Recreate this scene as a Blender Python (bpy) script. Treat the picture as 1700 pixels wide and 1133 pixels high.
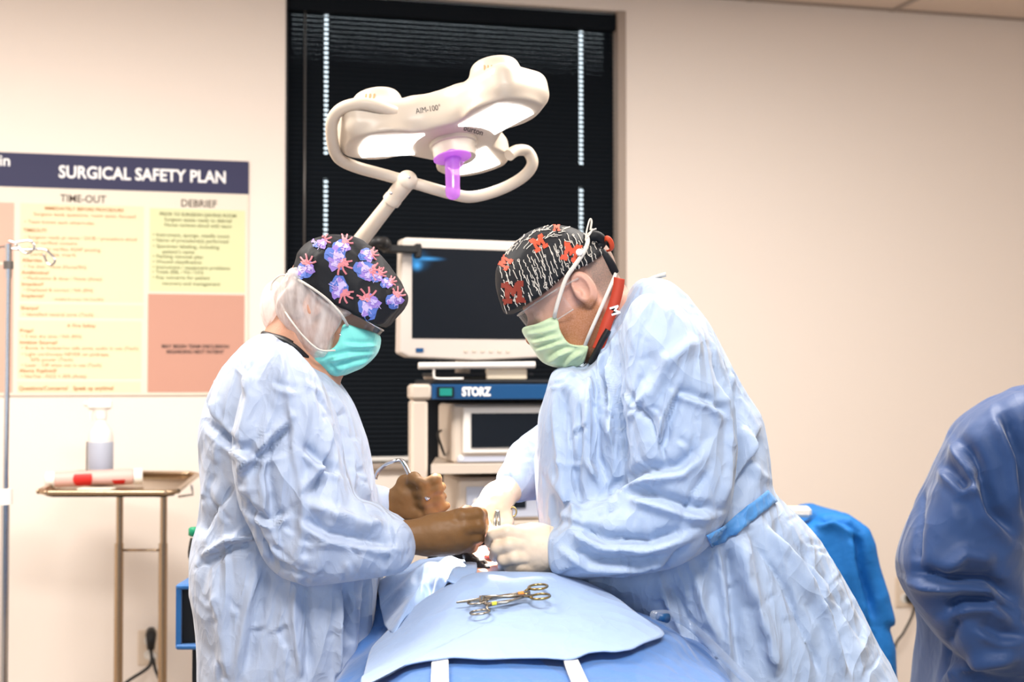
import bpy, math, random
import numpy as np
from mathutils import Vector, Matrix
from mathutils.bvhtree import BVHTree
random.seed(7); RNG = np.random.RandomState(5)
for o in list(bpy.data.objects): bpy.data.objects.remove(o)
SC = bpy.context.scene; COL = SC.collection

# ------------------------------------------------------------------ camera, world, light, exposure
F = 50.0/36.0*1700.0; CZ = 1.35; PITCH = math.atan(64.0/F)
CP, SP = math.cos(PITCH), math.sin(PITCH)
cam_data = bpy.data.cameras.new('camera'); cam = bpy.data.objects.new('camera', cam_data); COL.objects.link(cam)
cam_data.lens = 50; cam_data.sensor_width = 36; cam_data.clip_start = .05; cam_data.clip_end = 60
cam.location = (0, 0, CZ); cam.rotation_euler = (math.pi/2+PITCH, 0, 0)
cam_data.dof.use_dof = True; cam_data.dof.focus_distance = 2.5; cam_data.dof.aperture_fstop = 4.0
SC.camera = cam
world = bpy.data.worlds.new('world'); SC.world = world; world.use_nodes = True
world.node_tree.nodes['Background'].inputs[0].default_value = (.62, .80, 1, 1)
world.node_tree.nodes['Background'].inputs[1].default_value = .32
SC.view_settings.view_transform = 'Standard'; SC.view_settings.look = 'None'
SC.view_settings.exposure = 0.38; SC.view_settings.gamma = 1
SC.cycles.use_denoising = True; SC.cycles.max_bounces = 6

def area(name, loc, target, sx, sy, power, color):
    l = bpy.data.lights.new(name, 'AREA'); l.shape = 'RECTANGLE'; l.size = sx; l.size_y = sy
    l.energy = power; l.color = color
    o = bpy.data.objects.new(name, l); COL.objects.link(o); o.location = loc
    o.rotation_euler = (Vector(target)-Vector(loc)).to_track_quat('-Z', 'Y').to_euler()
    return o
CEIL = 2.81
area('ceiling_troffer_light', (-1.5, 2.9, CEIL-.03), (-1.5, 2.9, 0), 1.2, .6, 66, (1, .94, .87))
area('ceiling_troffer_light', (.9, 3.3, CEIL-.03), (.9, 3.3, 0), 1.2, .6, 60, (1, .94, .87))
area('ceiling_troffer_light', (.2, .9, CEIL-.03), (.2, .9, 0), 1.2, .6, 76, (1, .95, .9))
area('front_fill_light', (-.5, -1.6, 1.75), (0, 3, 1.2), 3.2, 1.7, 20, (.8, .9, 1))  # added soft cool fill behind the camera, no window stands there

# ------------------------------------------------------------------ pixel helpers: the camera ray of a pixel, cut at a real distance
def W(px, py, Y):
    u = (px-850.0)/F; v = (566.5-py)/F
    d = np.array([u, CP-v*SP, SP+v*CP])
    return np.array([0, 0, CZ]) + d*(Y/d[1])
def PX(P):
    d = P-np.array([0, 0, CZ])
    dep = d[..., 1]*CP+d[..., 2]*SP; up = -d[..., 1]*SP+d[..., 2]*CP
    return 850+F*d[..., 0]/dep, 566.5-F*up/dep
def pl(pts, Y): return [W(a, b, Y) for a, b in pts]

# ------------------------------------------------------------------ materials
def srgb(h):
    c = [int(h[i:i+2], 16)/255 for i in (0, 2, 4)]
    return tuple(x/12.92 if x <= .04045 else ((x+.055)/1.055)**2.4 for x in c)+(1,)
class NT:
    def __init__(s, m): s.m = m; s.t = m.node_tree; s.b = s.t.nodes.get('Principled BSDF'); s._c = None
    def n(s, typ, **k):
        nd = s.t.nodes.new(typ)
        for a, b in k.items():
            if a.startswith('i_'):
                key = a[2:]; key = int(key) if key.isdigit() else key.replace('_', ' ')
                nd.inputs[key].default_value = b
            else: setattr(nd, a, b)
        return nd
    def l(s, a, b): s.t.links.new(a, b)
    def coord(s):
        if not s._c: s._c = s.n('ShaderNodeTexCoord').outputs['Object']
        return s._c
    def math(s, op, a, b=None):
        nd = s.n('ShaderNodeMath', operation=op)
        for i, v in enumerate((a, b)):
            if v is None: continue
            if isinstance(v, (int, float)): nd.inputs[i].default_value = v
            else: s.l(v, nd.inputs[i])
        return nd.outputs[0]
def mat(name, col, rough=.6, metal=0, bump=0, bscale=30, var=0, vscale=6, emit=0, trans=0, alpha=1, sheen=0, ior=1.45, spec=.5):
    m = bpy.data.materials.new(name); m.use_nodes = True; t = NT(m); b = t.b
    c = srgb(col) if isinstance(col, str) else tuple(col)+(1,)
    b.inputs['Base Color'].default_value = c; b.inputs['Roughness'].default_value = rough; b.inputs['Metallic'].default_value = metal
    b.inputs['IOR'].default_value = ior; b.inputs['Specular IOR Level'].default_value = spec
    if trans: b.inputs['Transmission Weight'].default_value = trans
    if alpha < 1: b.inputs['Alpha'].default_value = alpha
    if sheen: b.inputs['Sheen Weight'].default_value = sheen
    if emit: b.inputs['Emission Color'].default_value = c; b.inputs['Emission Strength'].default_value = emit
    nz = None
    if var or bump:
        nz = t.n('ShaderNodeTexNoise', i_Scale=vscale if var else bscale, i_Detail=4.0); t.l(t.coord(), nz.inputs['Vector'])
    if var:
        mx = t.n('ShaderNodeMixRGB', blend_type='MIX'); mx.inputs[1].default_value = tuple(x*(1-var) for x in c[:3])+(1,); mx.inputs[2].default_value = tuple(min(1, x*(1+var*.5)) for x in c[:3])+(1,)
        t.l(nz.outputs[0], mx.inputs[0]); t.l(mx.outputs[0], b.inputs['Base Color'])
    if bump:
        nb = t.n('ShaderNodeTexNoise', i_Scale=bscale, i_Detail=4.0); t.l(t.coord(), nb.inputs['Vector'])
        bp = t.n('ShaderNodeBump', i_Strength=1.0, i_Distance=bump); t.l(nb.outputs[0], bp.inputs['Height']); t.l(bp.outputs[0], b.inputs['Normal'])
    return m
def cloth(name, col, scale=1.0, amp=.004, rough=.55, trans=.0, stretch=(1, 1, .55), alpha=1, dist=6.0):
    """crinkled non-woven fabric: sharp crease lines where warped noises cross their middle, plus fine weave"""
    m = mat(name, col, rough, sheen=.25); t = NT(m); b = t.b
    mp = t.n('ShaderNodeMapping'); mp.inputs['Scale'].default_value = stretch; mp.inputs['Rotation'].default_value = (.3, .5, .2)
    t.l(t.coord(), mp.inputs[0])
    h = None
    seps = []
    for off in (0.0, 3.7):
        mo_ = t.n('ShaderNodeMapping'); mo_.inputs['Location'].default_value = (off, off*.7, off*1.3); t.l(mp.outputs[0], mo_.inputs[0])
        msk = t.n('ShaderNodeTexNoise', i_Scale=5.0*scale, i_Detail=1.0); t.l(mo_.outputs[0], msk.inputs['Vector'])
        sep = t.n('ShaderNodeSeparateColor'); t.l(msk.outputs['Color'], sep.inputs[0]); seps += [sep.outputs[i] for i in range(3)]
    for i, (sc, w, rot) in enumerate(((3.6, 1.0, (.2, .5, .3)), (5.3, .8, (1.2, .3, 2.0)), (9.5, .5, (.6, 1.9, .9)), (7.2, .7, (2.2, 1.0, .2)), (15., .32, (.1, 2.5, 1.6)), (12., .4, (1.7, .9, 2.9)))):
        m2 = t.n('ShaderNodeMapping'); m2.inputs['Rotation'].default_value = rot; m2.inputs['Location'].default_value = (i*.37, i*.21, 0); t.l(mp.outputs[0], m2.inputs[0])
        wv = t.n('ShaderNodeTexWave', wave_type='BANDS', wave_profile='TRI', i_Scale=sc*scale, i_Distortion=dist, i_Detail=2.0); wv.inputs['Detail Scale'].default_value = 1.3; wv.inputs['Detail Roughness'].default_value = .4
        t.l(m2.outputs[0], wv.inputs['Vector'])
        mk_ = t.math('MAXIMUM', t.math('MULTIPLY', t.math('SUBTRACT', seps[i], .5), 6.0), 0.0); mk_ = t.math('MINIMUM', mk_, 1.0)
        a = t.math('MULTIPLY', t.math('MULTIPLY', t.math('POWER', wv.outputs['Fac'], 1.5), mk_), w)
        h = a if h is None else t.math('ADD', h, a)
    for sc, w, dist_ in ((9, .8, .6), (22, .5, 1.0), (46, .22, .8)):
        nz = t.n('ShaderNodeTexNoise', i_Scale=sc*scale, i_Detail=1.0, i_Roughness=.4, i_Distortion=dist_); t.l(mp.outputs[0], nz.inputs['Vector'])
        h = t.math('SUBTRACT', h, t.math('MULTIPLY', t.math('ABSOLUTE', t.math('SUBTRACT', nz.outputs[0], .5)), w*1.3))
    f = t.n('ShaderNodeTexNoise', i_Scale=900.0, i_Detail=1.0); t.l(t.coord(), f.inputs['Vector'])
    h = t.math('ADD', h, t.math('MULTIPLY', f.outputs[0], .03))
    bp = t.n('ShaderNodeBump', i_Strength=1.0, i_Distance=amp); t.l(h, bp.inputs['Height']); t.l(bp.outputs[0], b.inputs['Normal'])
    if alpha < 1: b.inputs['Alpha'].default_value = alpha
    if trans:
        tr = t.n('ShaderNodeBsdfTranslucent'); tr.inputs[0].default_value = srgb(col); mx = t.n('ShaderNodeMixShader'); mx.inputs[0].default_value = trans
        out = t.t.nodes['Material Output']; t.l(b.outputs[0], mx.inputs[1]); t.l(tr.outputs[0], mx.inputs[2]); t.l(mx.outputs[0], out.inputs[0]); t.l(bp.outputs[0], tr.inputs['Normal'])
    return m
M = dict(
 wall=mat('wall_paint', 'efe4da', .8, bump=.0006, bscale=180),
 ceil=mat('ceiling_tile', 'd9c8ba', .9, bump=.002, bscale=300), grid=mat('ceiling_grid', 'a3968c', .6),
 floor=mat('floor_vinyl', 'a89a8a', .4, var=.1, vscale=12),
 blind=mat('blind_black', (.007, .0095, .013), .85, spec=.1), frame=mat('window_frame_dark', (.016, .017, .02), .4), framel=mat('window_frame_beige', 'a5968a', .5), alu=mat('frame_metal', '66625f', .35, .6),
 pane=mat('daylight_pane', (.80, .93, 1), .3, emit=1.8),
 cream=mat('cream_plastic', 'e9dcc4', .35, var=.03), white=mat('white_plastic', 'e8e4de', .4), lampw=mat('lamp_enamel', 'cdbfae', .35),
 cartw=mat('cart_enamel', 'c9bcae', .45, var=.04), cartb=mat('cart_blue', '0f4676', .4), dark=mat('dark_plastic', (.009, .011, .015), .5, spec=.3), black=mat('black_rubber', (.008, .008, .009), .5),
 screen=mat('screen_glass', (.007, .009, .013), .25, spec=.3), steel=mat('steel', 'b5aea5', .22, 1), steelw=mat('warm_steel', 'b09a80', .25, 1), chrome=mat('chrome', 'c8c8cc', .12, 1), tool=mat('instrument_steel', 'a8a094', .25, 1), gold=mat('gold_plate', 'a89262', .25, 1),
 orange=mat('orange_tape', 'd9852a', .5), yellow=mat('yellow_tape', 'd8d23a', .5),
 navy=mat('poster_navy', '2b2c50', .6), posterw=mat('poster_white', 'e6dccc', .6), pyel=mat('poster_yellow', 'ebdfba', .6), pgreen=mat('poster_green', 'd8dcae', .6), ppink=mat('poster_salmon', 'c69482', .6), ppale=mat('poster_pale_pink', 'dcae9c', .6), ink=mat('ink_brown', '46342c', .7), inko=mat('ink_orange', 'a86c3a', .7), inkg=mat('ink_olive', '6e6c48', .7), textw=mat('letter_white', 'ffffff', .6), textd=mat('letter_dark', '3a3230', .6),
 lens=mat('lamp_lens', (1, .98, .95), .3, emit=5), purple=None,
 gownw=cloth('gown_blue_white', 'b4c1d8', .9, .011, trans=.12), gownm=cloth('gown_light_blue', 'abbeda', .85, .011, trans=.12), gownd=cloth('gown_dark_blue', '1f3f70', .5, .004, stretch=(1, 1, 1), dist=9.0),
 belt=cloth('belt_blue', '4a8ccc', 1.5, .003), drapel=cloth('drape_pale', '8fa8ce', .6, .006, stretch=(1, 1, 1)), drapeb=cloth('drape_blue', '3d6cab', .6, .006, stretch=(1, 1, 1)), drapes=cloth('table_cover_blue', '0f63a8', .6, .003), tape=mat('white_tape', 'f2f0ee', .6),
 skinw=mat('skin_warm', 'bd8a70', .5, bump=.0004, bscale=400, var=.12, vscale=30), skinm=mat('skin_pink', 'd09e8a', .5, bump=.0006, bscale=350, var=.18, vscale=22), skinp=mat('skin_pale', 'd99a80', .5, var=.1),
 gbrown=mat('glove_brown', '6e4a20', .55, bump=.0010, bscale=60, var=.12, vscale=14, sheen=.0), gwhite=mat('glove_white', 'd9c4ac', .5, bump=.0008, bscale=70), knit=mat('cuff_knit', 'ddd0bc', .8, bump=.001, bscale=500),
 maskt=cloth('mask_teal', '74d2c8', 2.2, .0015), maskg=cloth('mask_green', 'b9cda6', 2.2, .0015), tie=mat('tie_white', 'd6cfc4', .6, bump=.0005, bscale=300),
 capb=mat('cap_black', (.008, .009, .012), .6, bump=.002, bscale=25, spec=.25), pr_w=mat('print_white', 'cfc8be', .6), pr_r=mat('print_red', 'c0401c', .6), pr_rd=mat('print_dark_red', '7e2a1a', .7), pr_b=mat('print_blue', '4c68b4', .6), pr_v=mat('print_violet', '8a70bc', .6), pr_p=mat('print_pink', 'c87880', .6), pr_l=mat('print_lilac', 'b8a8d8', .6),
 hair=mat('hair_dark', (.02, .012, .01), .7, bump=.006, bscale=90), hairg=mat('hair_grey', '7b6a60', .8, bump=.001, bscale=600), beard=mat('beard_brown', '9a6040', .8, bump=.0015, bscale=500, var=.3, vscale=160),
 lany=mat('lanyard_red', 'b23a22', .6), red=mat('red_print', 'c21f1a', .5), pinkw=mat('wrap_pink', 'd8b0a8', .5, bump=.001, bscale=40), teal=mat('teal_plastic', '0f8a62', .4), tealg=mat('teal_lit', (.01, .22, .18), .3, emit=.15), eye=mat('eye_white', 'e0d8d0', .2), plug=mat('outlet_ivory', 'dccbb8', .5), glue=mat('glove_blue', '0f5c94', .5), wound=mat('wound_red', 'a83226', .35, var=.4, vscale=60), scrn=mat('panel_grey', 'aeb4c4', .4), gauze=mat('gauze', 'ddd6c8', .9, bump=.002, bscale=200),
)
def glassy(name, col, diff, rough=.05, streak=0):
    """thin see-through sheet: transparent, a share of diffuse colour, mirror by Fresnel"""
    m = bpy.data.materials.new(name); m.use_nodes = True; t = NT(m); out = t.t.nodes['Material Output']; c = srgb(col)
    tp = t.n('ShaderNodeBsdfTransparent'); tp.inputs[0].default_value = tuple(.4+.6*x for x in c[:3])+(1,)
    df = t.n('ShaderNodeBsdfDiffuse'); df.inputs[0].default_value = c; tl = t.n('ShaderNodeBsdfTranslucent'); tl.inputs[0].default_value = c
    m0 = t.n('ShaderNodeMixShader'); m0.inputs[0].default_value = .45; t.l(df.outputs[0], m0.inputs[1]); t.l(tl.outputs[0], m0.inputs[2])
    m1 = t.n('ShaderNodeMixShader'); m1.inputs[0].default_value = diff; t.l(tp.outputs[0], m1.inputs[1]); t.l(m0.outputs[0], m1.inputs[2])
    if streak:
        mp = t.n('ShaderNodeMapping'); mp.inputs['Scale'].default_value = (1, 1, .3); mp.inputs['Rotation'].default_value = (0, .5, 0); t.l(t.coord(), mp.inputs[0])
        nz = t.n('ShaderNodeTexNoise', i_Scale=70.0, i_Detail=3.0); t.l(mp.outputs[0], nz.inputs['Vector'])
        t.l(t.math('ADD', t.math('MULTIPLY', t.math('SUBTRACT', nz.outputs[0], .5), streak), diff), m1.inputs[0])
    gl = t.n('ShaderNodeBsdfGlossy'); gl.inputs[0].default_value = (1, 1, 1, 1); gl.inputs[1].default_value = rough
    lw = t.n('ShaderNodeLayerWeight', i_Blend=.3); m2 = t.n('ShaderNodeMixShader'); t.l(t.math('ADD', t.math('MULTIPLY', t.math('POWER', lw.outputs['Facing'], 3), .5), .04), m2.inputs[0]); t.l(m1.outputs[0], m2.inputs[1]); t.l(gl.outputs[0], m2.inputs[2]); t.l(m2.outputs[0], out.inputs[0])
    return m
M['purple'] = glassy('purple_plastic', 'e29af6', .6, .15); M['clear'] = glassy('clear_plastic', 'f2f4f4', .05); M['clearf'] = glassy('clear_rim', 'f2f0ec', .4); M['sheer'] = glassy('sheer_white_net', 'f4efec', .55, .8, 1.3); M['film'] = glassy('clear_film', 'd8e2ee', .2, .2)

# ------------------------------------------------------------------ mesh collector
def wloc(o):
    l = Vector((0, 0, 0))
    while o: l = l+o.location; o = o.parent
    return l
class MB:
    def __init__(s): s.v = []; s.f = []; s.n = 0
    def add(s, v, f):
        v = np.asarray(v, float).reshape(-1, 3); s.v.append(v); n = s.n
        s.f.extend([tuple(i+n for i in q) for q in f]); s.n += len(v); return s
    def box(s, c, size, axes=None, bev=0):
        c = np.asarray(c, float); h = np.asarray(size, float)/2
        A = np.eye(3) if axes is None else np.asarray(axes, float)
        if bev <= 0:
            P = [c+A.T@(h*np.array([x, y, z])) for x in (-1, 1) for y in (-1, 1) for z in (-1, 1)]
            return s.add(P, [(0, 1, 3, 2), (4, 6, 7, 5), (0, 4, 5, 1), (2, 3, 7, 6), (0, 2, 6, 4), (1, 5, 7, 3)])
        b = min(bev, min(h)*.95); P = []; ids = {}
        for sx in (-1, 1):
            for sy in (-1, 1):
                for sz in (-1, 1):
                    for k in range(3):
                        q = np.array([sx, sy, sz])*(h-b); q[k] += (sx, sy, sz)[k]*b
                        ids[(sx, sy, sz, k)] = len(P); P.append(c+A.T@q)
        fs = []
        for k in range(3):
            a, d = [i for i in range(3) if i != k]
            for sg in (-1, 1):
                q = []
                for x, y in ((-1, -1), (1, -1), (1, 1), (-1, 1)):
                    t = [0, 0, 0]; t[k] = sg; t[a] = x; t[d] = y; q.append(ids[tuple(t)+(k,)])
                fs.append(tuple(q))
        for k in range(3):
            a, d = [i for i in range(3) if i != k]
            for x in (-1, 1):
                for y in (-1, 1):
                    q = []
                    for t_, kk in ((-1, a), (-1, d), (1, d), (1, a)):
                        t = [0, 0, 0]; t[k] = t_; t[a] = x; t[d] = y; q.append(ids[tuple(t)+(kk,)])
                    fs.append(tuple(q))
        for sx in (-1, 1):
            for sy in (-1, 1):
                for sz in (-1, 1): fs.append(tuple(ids[(sx, sy, sz, k)] for k in range(3)))
        return s.add(P, fs)
    def tube(s, pts, r, n=12, closed=False, cap=True, flat=1.0, up=None):
        pts = [np.asarray(p, float) for p in pts]; m = len(pts); rs = r if hasattr(r, '__len__') else [r]*m
        P = []; prev = None
        for i, p in enumerate(pts):
            a = pts[(i-1) % m] if (closed or i > 0) else p; b = pts[(i+1) % m] if (closed or i < m-1) else p
            t = b-a; t = t/(np.linalg.norm(t)+1e-12)
            if prev is None:
                u = np.asarray(up, float) if up is not None else (np.array([0, 0, 1.]) if abs(t[2]) < .9 else np.array([1., 0, 0]))
            else: u = prev
            u = u-t*np.dot(u, t); u /= np.linalg.norm(u)+1e-12; prev = u; w = np.cross(t, u)
            for k in range(n):
                an = 2*math.pi*k/n; P.append(p+rs[i]*(math.cos(an)*u+flat*math.sin(an)*w))
        fs = []; mm = m if closed else m-1
        for i in range(mm):
            j = (i+1) % m
            for k in range(n): fs.append((i*n+k, i*n+(k+1) % n, j*n+(k+1) % n, j*n+k))
        if cap and not closed: fs.append(tuple(range(n-1, -1, -1))); fs.append(tuple((m-1)*n+k for k in range(n)))
        return s.add(P, fs)
    def lathe(s, base, prof, axis=(0, 0, 1), n=32):
        base = np.asarray(base, float); ax = np.asarray(axis, float); ax /= np.linalg.norm(ax)
        return s.tube([base+ax*h for h, r in prof], [max(r, 1e-4) for h, r in prof], n)
    def prism(s, poly, off):
        poly = [np.asarray(p, float) for p in poly]; off = np.asarray(off, float); n = len(poly)
        P = poly+[p+off for p in poly]
        return s.add(P, [tuple(range(n)), tuple(range(2*n-1, n-1, -1))]+[(i, i+n, (i+1) % n+n, (i+1) % n) for i in range(n)])
    def sphere(s, c, r, n=16, m=10, sc=(1, 1, 1)):
        P = []; fs = []
        for j in range(1, m):
            th = math.pi*j/m
            for i in range(n):
                a = 2*math.pi*i/n; P.append((c[0]+r*sc[0]*math.sin(th)*math.cos(a), c[1]+r*sc[1]*math.sin(th)*math.sin(a), c[2]+r*sc[2]*math.cos(th)))
        P += [(c[0], c[1], c[2]+r*sc[2]), (c[0], c[1], c[2]-r*sc[2])]; T = len(P)-2; B = T+1
        for j in range(m-2):
            for i in range(n): fs.append((j*n+i, (j+1)*n+i, (j+1)*n+(i+1) % n, j*n+(i+1) % n))
        for i in range(n): fs.append((T, i, (i+1) % n)); fs.append((B, (m-2)*n+(i+1) % n, (m-2)*n+i))
        return s.add(P, fs)
    def text(s, body, mtx, size=None, width=None, bold=0, align='LEFT', thick=.0, squash=1.0):
        c = bpy.data.curves.new('t', 'FONT'); c.body = body; c.size = 1; c.offset = bold; c.align_x = align; c.resolution_u = 3
        o = bpy.data.objects.new('t', c); COL.objects.link(o)
        me = bpy.data.meshes.new_from_object(o.evaluated_get(bpy.context.evaluated_depsgraph_get()))
        V = np.array([v.co[:] for v in me.vertices]); fs = [tuple(p.vertices) for p in me.polygons]
        bpy.data.objects.remove(o); bpy.data.curves.remove(c); bpy.data.meshes.remove(me)
        if len(V) == 0: return s
        k = size or 1.0; sx = k
        if width: sx = width/(V[:, 0].max()-V[:, 0].min()); k = size or sx
        Mx = np.array(mtx); Q = np.c_[V[:, 0]*sx, V[:, 1]*k*squash, V[:, 2]*0, np.ones(len(V))]
        return s.add((Q@Mx.T)[:, :3], fs)
    def build(s, name, material, parent=None, smooth=False, angle=None):
        me = bpy.data.meshes.new(name); V = np.concatenate(s.v) if s.v else np.zeros((0, 3))
        o = bpy.data.objects.new(name, me); COL.objects.link(o)
        if parent is not None: o.parent = parent; V = V-np.array(wloc(parent))
        me.from_pydata(V.tolist(), [], s.f); me.update()
        if smooth:
            me.polygons.foreach_set('use_smooth', [True]*len(me.polygons))
            if angle: me.set_sharp_from_angle(angle=math.radians(angle))
        for m in (material if isinstance(material, (list, tuple)) else [material]): me.materials.append(m)
        return o
def tag(o, label, cat, group=None, kind=None):
    if label: o['label'] = label
    if cat: o['category'] = cat
    if group: o['group'] = group
    if kind: o['kind'] = kind
    return o
def thing(name, loc, label, cat, group=None):
    o = bpy.data.objects.new(name, None); COL.objects.link(o); o.location = tuple(float(x) for x in loc); o.empty_display_size = .05
    return tag(o, label, cat, group)
def rebase(o):
    """put a one-mesh thing's origin at the middle of its underside"""
    me = o.data; n = len(me.vertices); a = np.empty(n*3); me.vertices.foreach_get('co', a); a = a.reshape(-1, 3)
    c = np.array([(a[:, 0].min()+a[:, 0].max())/2, (a[:, 1].min()+a[:, 1].max())/2, a[:, 2].min()])
    me.vertices.foreach_set('co', (a-c).ravel()); o.location = c; me.update(); return o
def struct(o): o['kind'] = 'structure'; return o
def cr(pts, k=6, closed=False):
    """Catmull-Rom through the points"""
    p = [np.asarray(q, float) for q in pts]; n = len(p); out = []
    g = (lambda i: p[i % n]) if closed else (lambda i: p[max(0, min(n-1, i))])
    for i in range(n if closed else n-1):
        a, b, c, d = g(i-1), g(i), g(i+1), g(i+2)
        for j in range(k):
            t = j/k; out.append(.5*((2*b)+(-a+c)*t+(2*a-5*b+4*c-d)*t*t+(-a+3*b-3*c+d)*t**3))
    if not closed: out.append(p[-1])
    return out

# ------------------------------------------------------------------ implicit surfaces (numpy) and surface nets
def axisc(lo, hi, step, fine=None, fstep=None):
    out = [lo]
    while out[-1] < hi:
        x = out[-1]; st = step
        if fine is not None:
            d = max(fine[0]-x-step*.0, x-fine[1], 0); st = min(step, fstep+d*.25) if d > 0 else fstep
        out.append(x+st)
    return np.array(out)
def smin(a, b, k):
    if k <= 0: return np.minimum(a, b)
    h = np.clip(.5+.5*(b-a)/k, 0, 1); return b*(1-h)+a*h-k*h*(1-h)
def smax(a, b, k): return -smin(-a, -b, k)
class G:
    def __init__(s, xs, ys, zs):
        s.xs, s.ys, s.zs = xs, ys, zs; s.X = xs[:, None, None]; s.Y = ys[None, :, None]; s.Z = zs[None, None, :]
    def rc(s, a, b, ra, rb, ysc=1.0):
        a = np.asarray(a, float); b = np.asarray(b, float); ab = b-a; ab2 = ab.copy(); ab2[1] *= ysc; L = (ab2**2).sum()+1e-12
        px, py, pz = s.X-a[0], (s.Y-a[1])*ysc, s.Z-a[2]
        t = np.clip((px*ab2[0]+py*ab2[1]+pz*ab2[2])/L, 0, 1)
        return np.sqrt((px-t*ab2[0])**2+(py-t*ab2[1])**2+(pz-t*ab2[2])**2)-(ra+(rb-ra)*t)
    def ell(s, c, r, R=None):
        px, py, pz = s.X-c[0], s.Y-c[1], s.Z-c[2]
        if R is not None:  # rows of R are the local axes
            px, py, pz = [px*R[i][0]+py*R[i][1]+pz*R[i][2] for i in range(3)]
        k0 = np.sqrt((px/r[0])**2+(py/r[1])**2+(pz/r[2])**2); k1 = np.sqrt((px/r[0]**2)**2+(py/r[1]**2)**2+(pz/r[2]**2)**2)+1e-9
        return k0*(k0-1)/k1
    def poly(s, pts2, yc, Wd, R, tilt=None):
        """outline in the upright plane (x,z), thickness 2*Wd about y=yc, edges rounded by R; yc may be a function of x,z"""
        P = np.asarray(pts2, float); x = s.xs[:, None]; z = s.zs[None, :]
        d = np.full((len(s.xs), len(s.zs)), 1e9); sg = np.zeros(d.shape, bool); n = len(P)
        for i in range(n):
            a = P[i]; b = P[(i+1) % n]; e = b-a; wx = x-a[0]; wz = z-a[1]
            t = np.clip((wx*e[0]+wz*e[1])/((e**2).sum()+1e-12), 0, 1)
            d = np.minimum(d, (wx-e[0]*t)**2+(wz-e[1]*t)**2)
            c1 = (z >= a[1]) & (z < b[1]) & (e[0]*wz-e[1]*wx > 0); c2 = (z < a[1]) & (z >= b[1]) & (e[0]*wz-e[1]*wx < 0)
            sg ^= c1 | c2
        d = np.sqrt(d); ins = np.where(sg, d, -d)[:, None, :]
        yy = yc(s.X, s.Z) if callable(yc) else yc
        ww = Wd(s.Z) if callable(Wd) else Wd
        q1 = np.maximum(R-ins, 0); q2 = np.maximum(np.abs(s.Y-yy)-(ww-R), 0)
        return np.sqrt(q1**2+q2**2)-R
def snet(Fd, g):
    Fd = Fd.astype(np.float32); ins = Fd < 0
    a = ins[:-1, :-1, :-1].astype(np.int8)
    for dx in (0, 1):
        for dy in (0, 1):
            for dz in (0, 1):
                if dx+dy+dz: a = a+ins[dx:ins.shape[0]-1+dx, dy:ins.shape[1]-1+dy, dz:ins.shape[2]-1+dz]
    I = np.argwhere((a > 0) & (a < 8)); n = len(I)
    idx = np.full(a.shape, -1, np.int32); idx[I[:, 0], I[:, 1], I[:, 2]] = np.arange(n)
    acc = np.zeros((n, 3)); cnt = np.zeros(n)
    cs = [(x, y, z) for x in (0, 1) for y in (0, 1) for z in (0, 1)]
    for c in cs:
        for k in range(3):
            if c[k] == 0:
                e = list(c); e[k] = 1
                f0 = Fd[I[:, 0]+c[0], I[:, 1]+c[1], I[:, 2]+c[2]]; f1 = Fd[I[:, 0]+e[0], I[:, 1]+e[1], I[:, 2]+e[2]]
                m = (f0 < 0) != (f1 < 0); t = np.where(m, f0/np.where(m, f0-f1, 1), 0)
                p = np.tile(np.array(c, float), (n, 1)); p[:, k] = t; acc[m] += p[m]; cnt[m] += 1
    loc = I+acc/cnt[:, None]
    V = np.stack([np.interp(loc[:, k], np.arange(len(ax)), ax) for k, ax in enumerate((g.xs, g.ys, g.zs))], 1)
    quads = []
    for k in range(3):
        o1, o2 = [(1, 2), (2, 0), (0, 1)][k]
        sl0 = [slice(1, -1)]*3; sl0[k] = slice(0, -1); sl1 = list(sl0); sl1[k] = slice(1, None)
        A = ins[tuple(sl0)]; B = ins[tuple(sl1)]; J = np.argwhere(A != B)
        flip = A[J[:, 0], J[:, 1], J[:, 2]]
        J = J+np.array([0 if i == k else 1 for i in range(3)])
        def cell(d1, d2):
            Q = J.copy(); Q[:, o1] -= d1; Q[:, o2] -= d2; return idx[Q[:, 0], Q[:, 1], Q[:, 2]]
        q = np.stack([cell(1, 1), cell(0, 1), cell(0, 0), cell(1, 0)], 1)
        q[~flip] = q[~flip][:, ::-1]; quads.append(q)
    Q = np.concatenate(quads); Q = Q[(Q >= 0).all(1)]
    return V, Q
def vnorm(V, Q):
    n = np.cross(V[Q[:, 2]]-V[Q[:, 0]], V[Q[:, 3]]-V[Q[:, 1]]); N = np.zeros_like(V)
    for k in range(4): np.add.at(N, Q[:, k], n)
    return N/(np.linalg.norm(N, axis=1)[:, None]+1e-12)
def relax(V, Q, it=2, f=.5):
    for _ in range(it):
        S = np.zeros_like(V); c = np.zeros(len(V))
        for k in range(4):
            a = Q[:, k]; b = Q[:, (k+1) % 4]
            np.add.at(S, a, V[b]); np.add.at(S, b, V[a]); np.add.at(c, a, 1); np.add.at(c, b, 1)
        V = V+(S/np.maximum(c, 1)[:, None]-V)*f
    return V
_T = RNG.rand(4096)
def vn(P):
    """smooth value noise in [-1,1]"""
    i = np.floor(P).astype(np.int64); f = P-i; f = f*f*(3-2*f); out = 0
    for dx in (0, 1):
        for dy in (0, 1):
            for dz in (0, 1):
                h = ((i[:, 0]+dx)*73856093 ^ (i[:, 1]+dy)*19349663 ^ (i[:, 2]+dz)*83492791) & 4095
                w = (f[:, 0] if dx else 1-f[:, 0])*(f[:, 1] if dy else 1-f[:, 1])*(f[:, 2] if dz else 1-f[:, 2])
                out = out+w*_T[h]
    return out*2-1
def _rot(a, b, c): return np.array((Matrix.Rotation(a, 3, 'X') @ Matrix.Rotation(b, 3, 'Y') @ Matrix.Rotation(c, 3, 'Z')))
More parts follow.
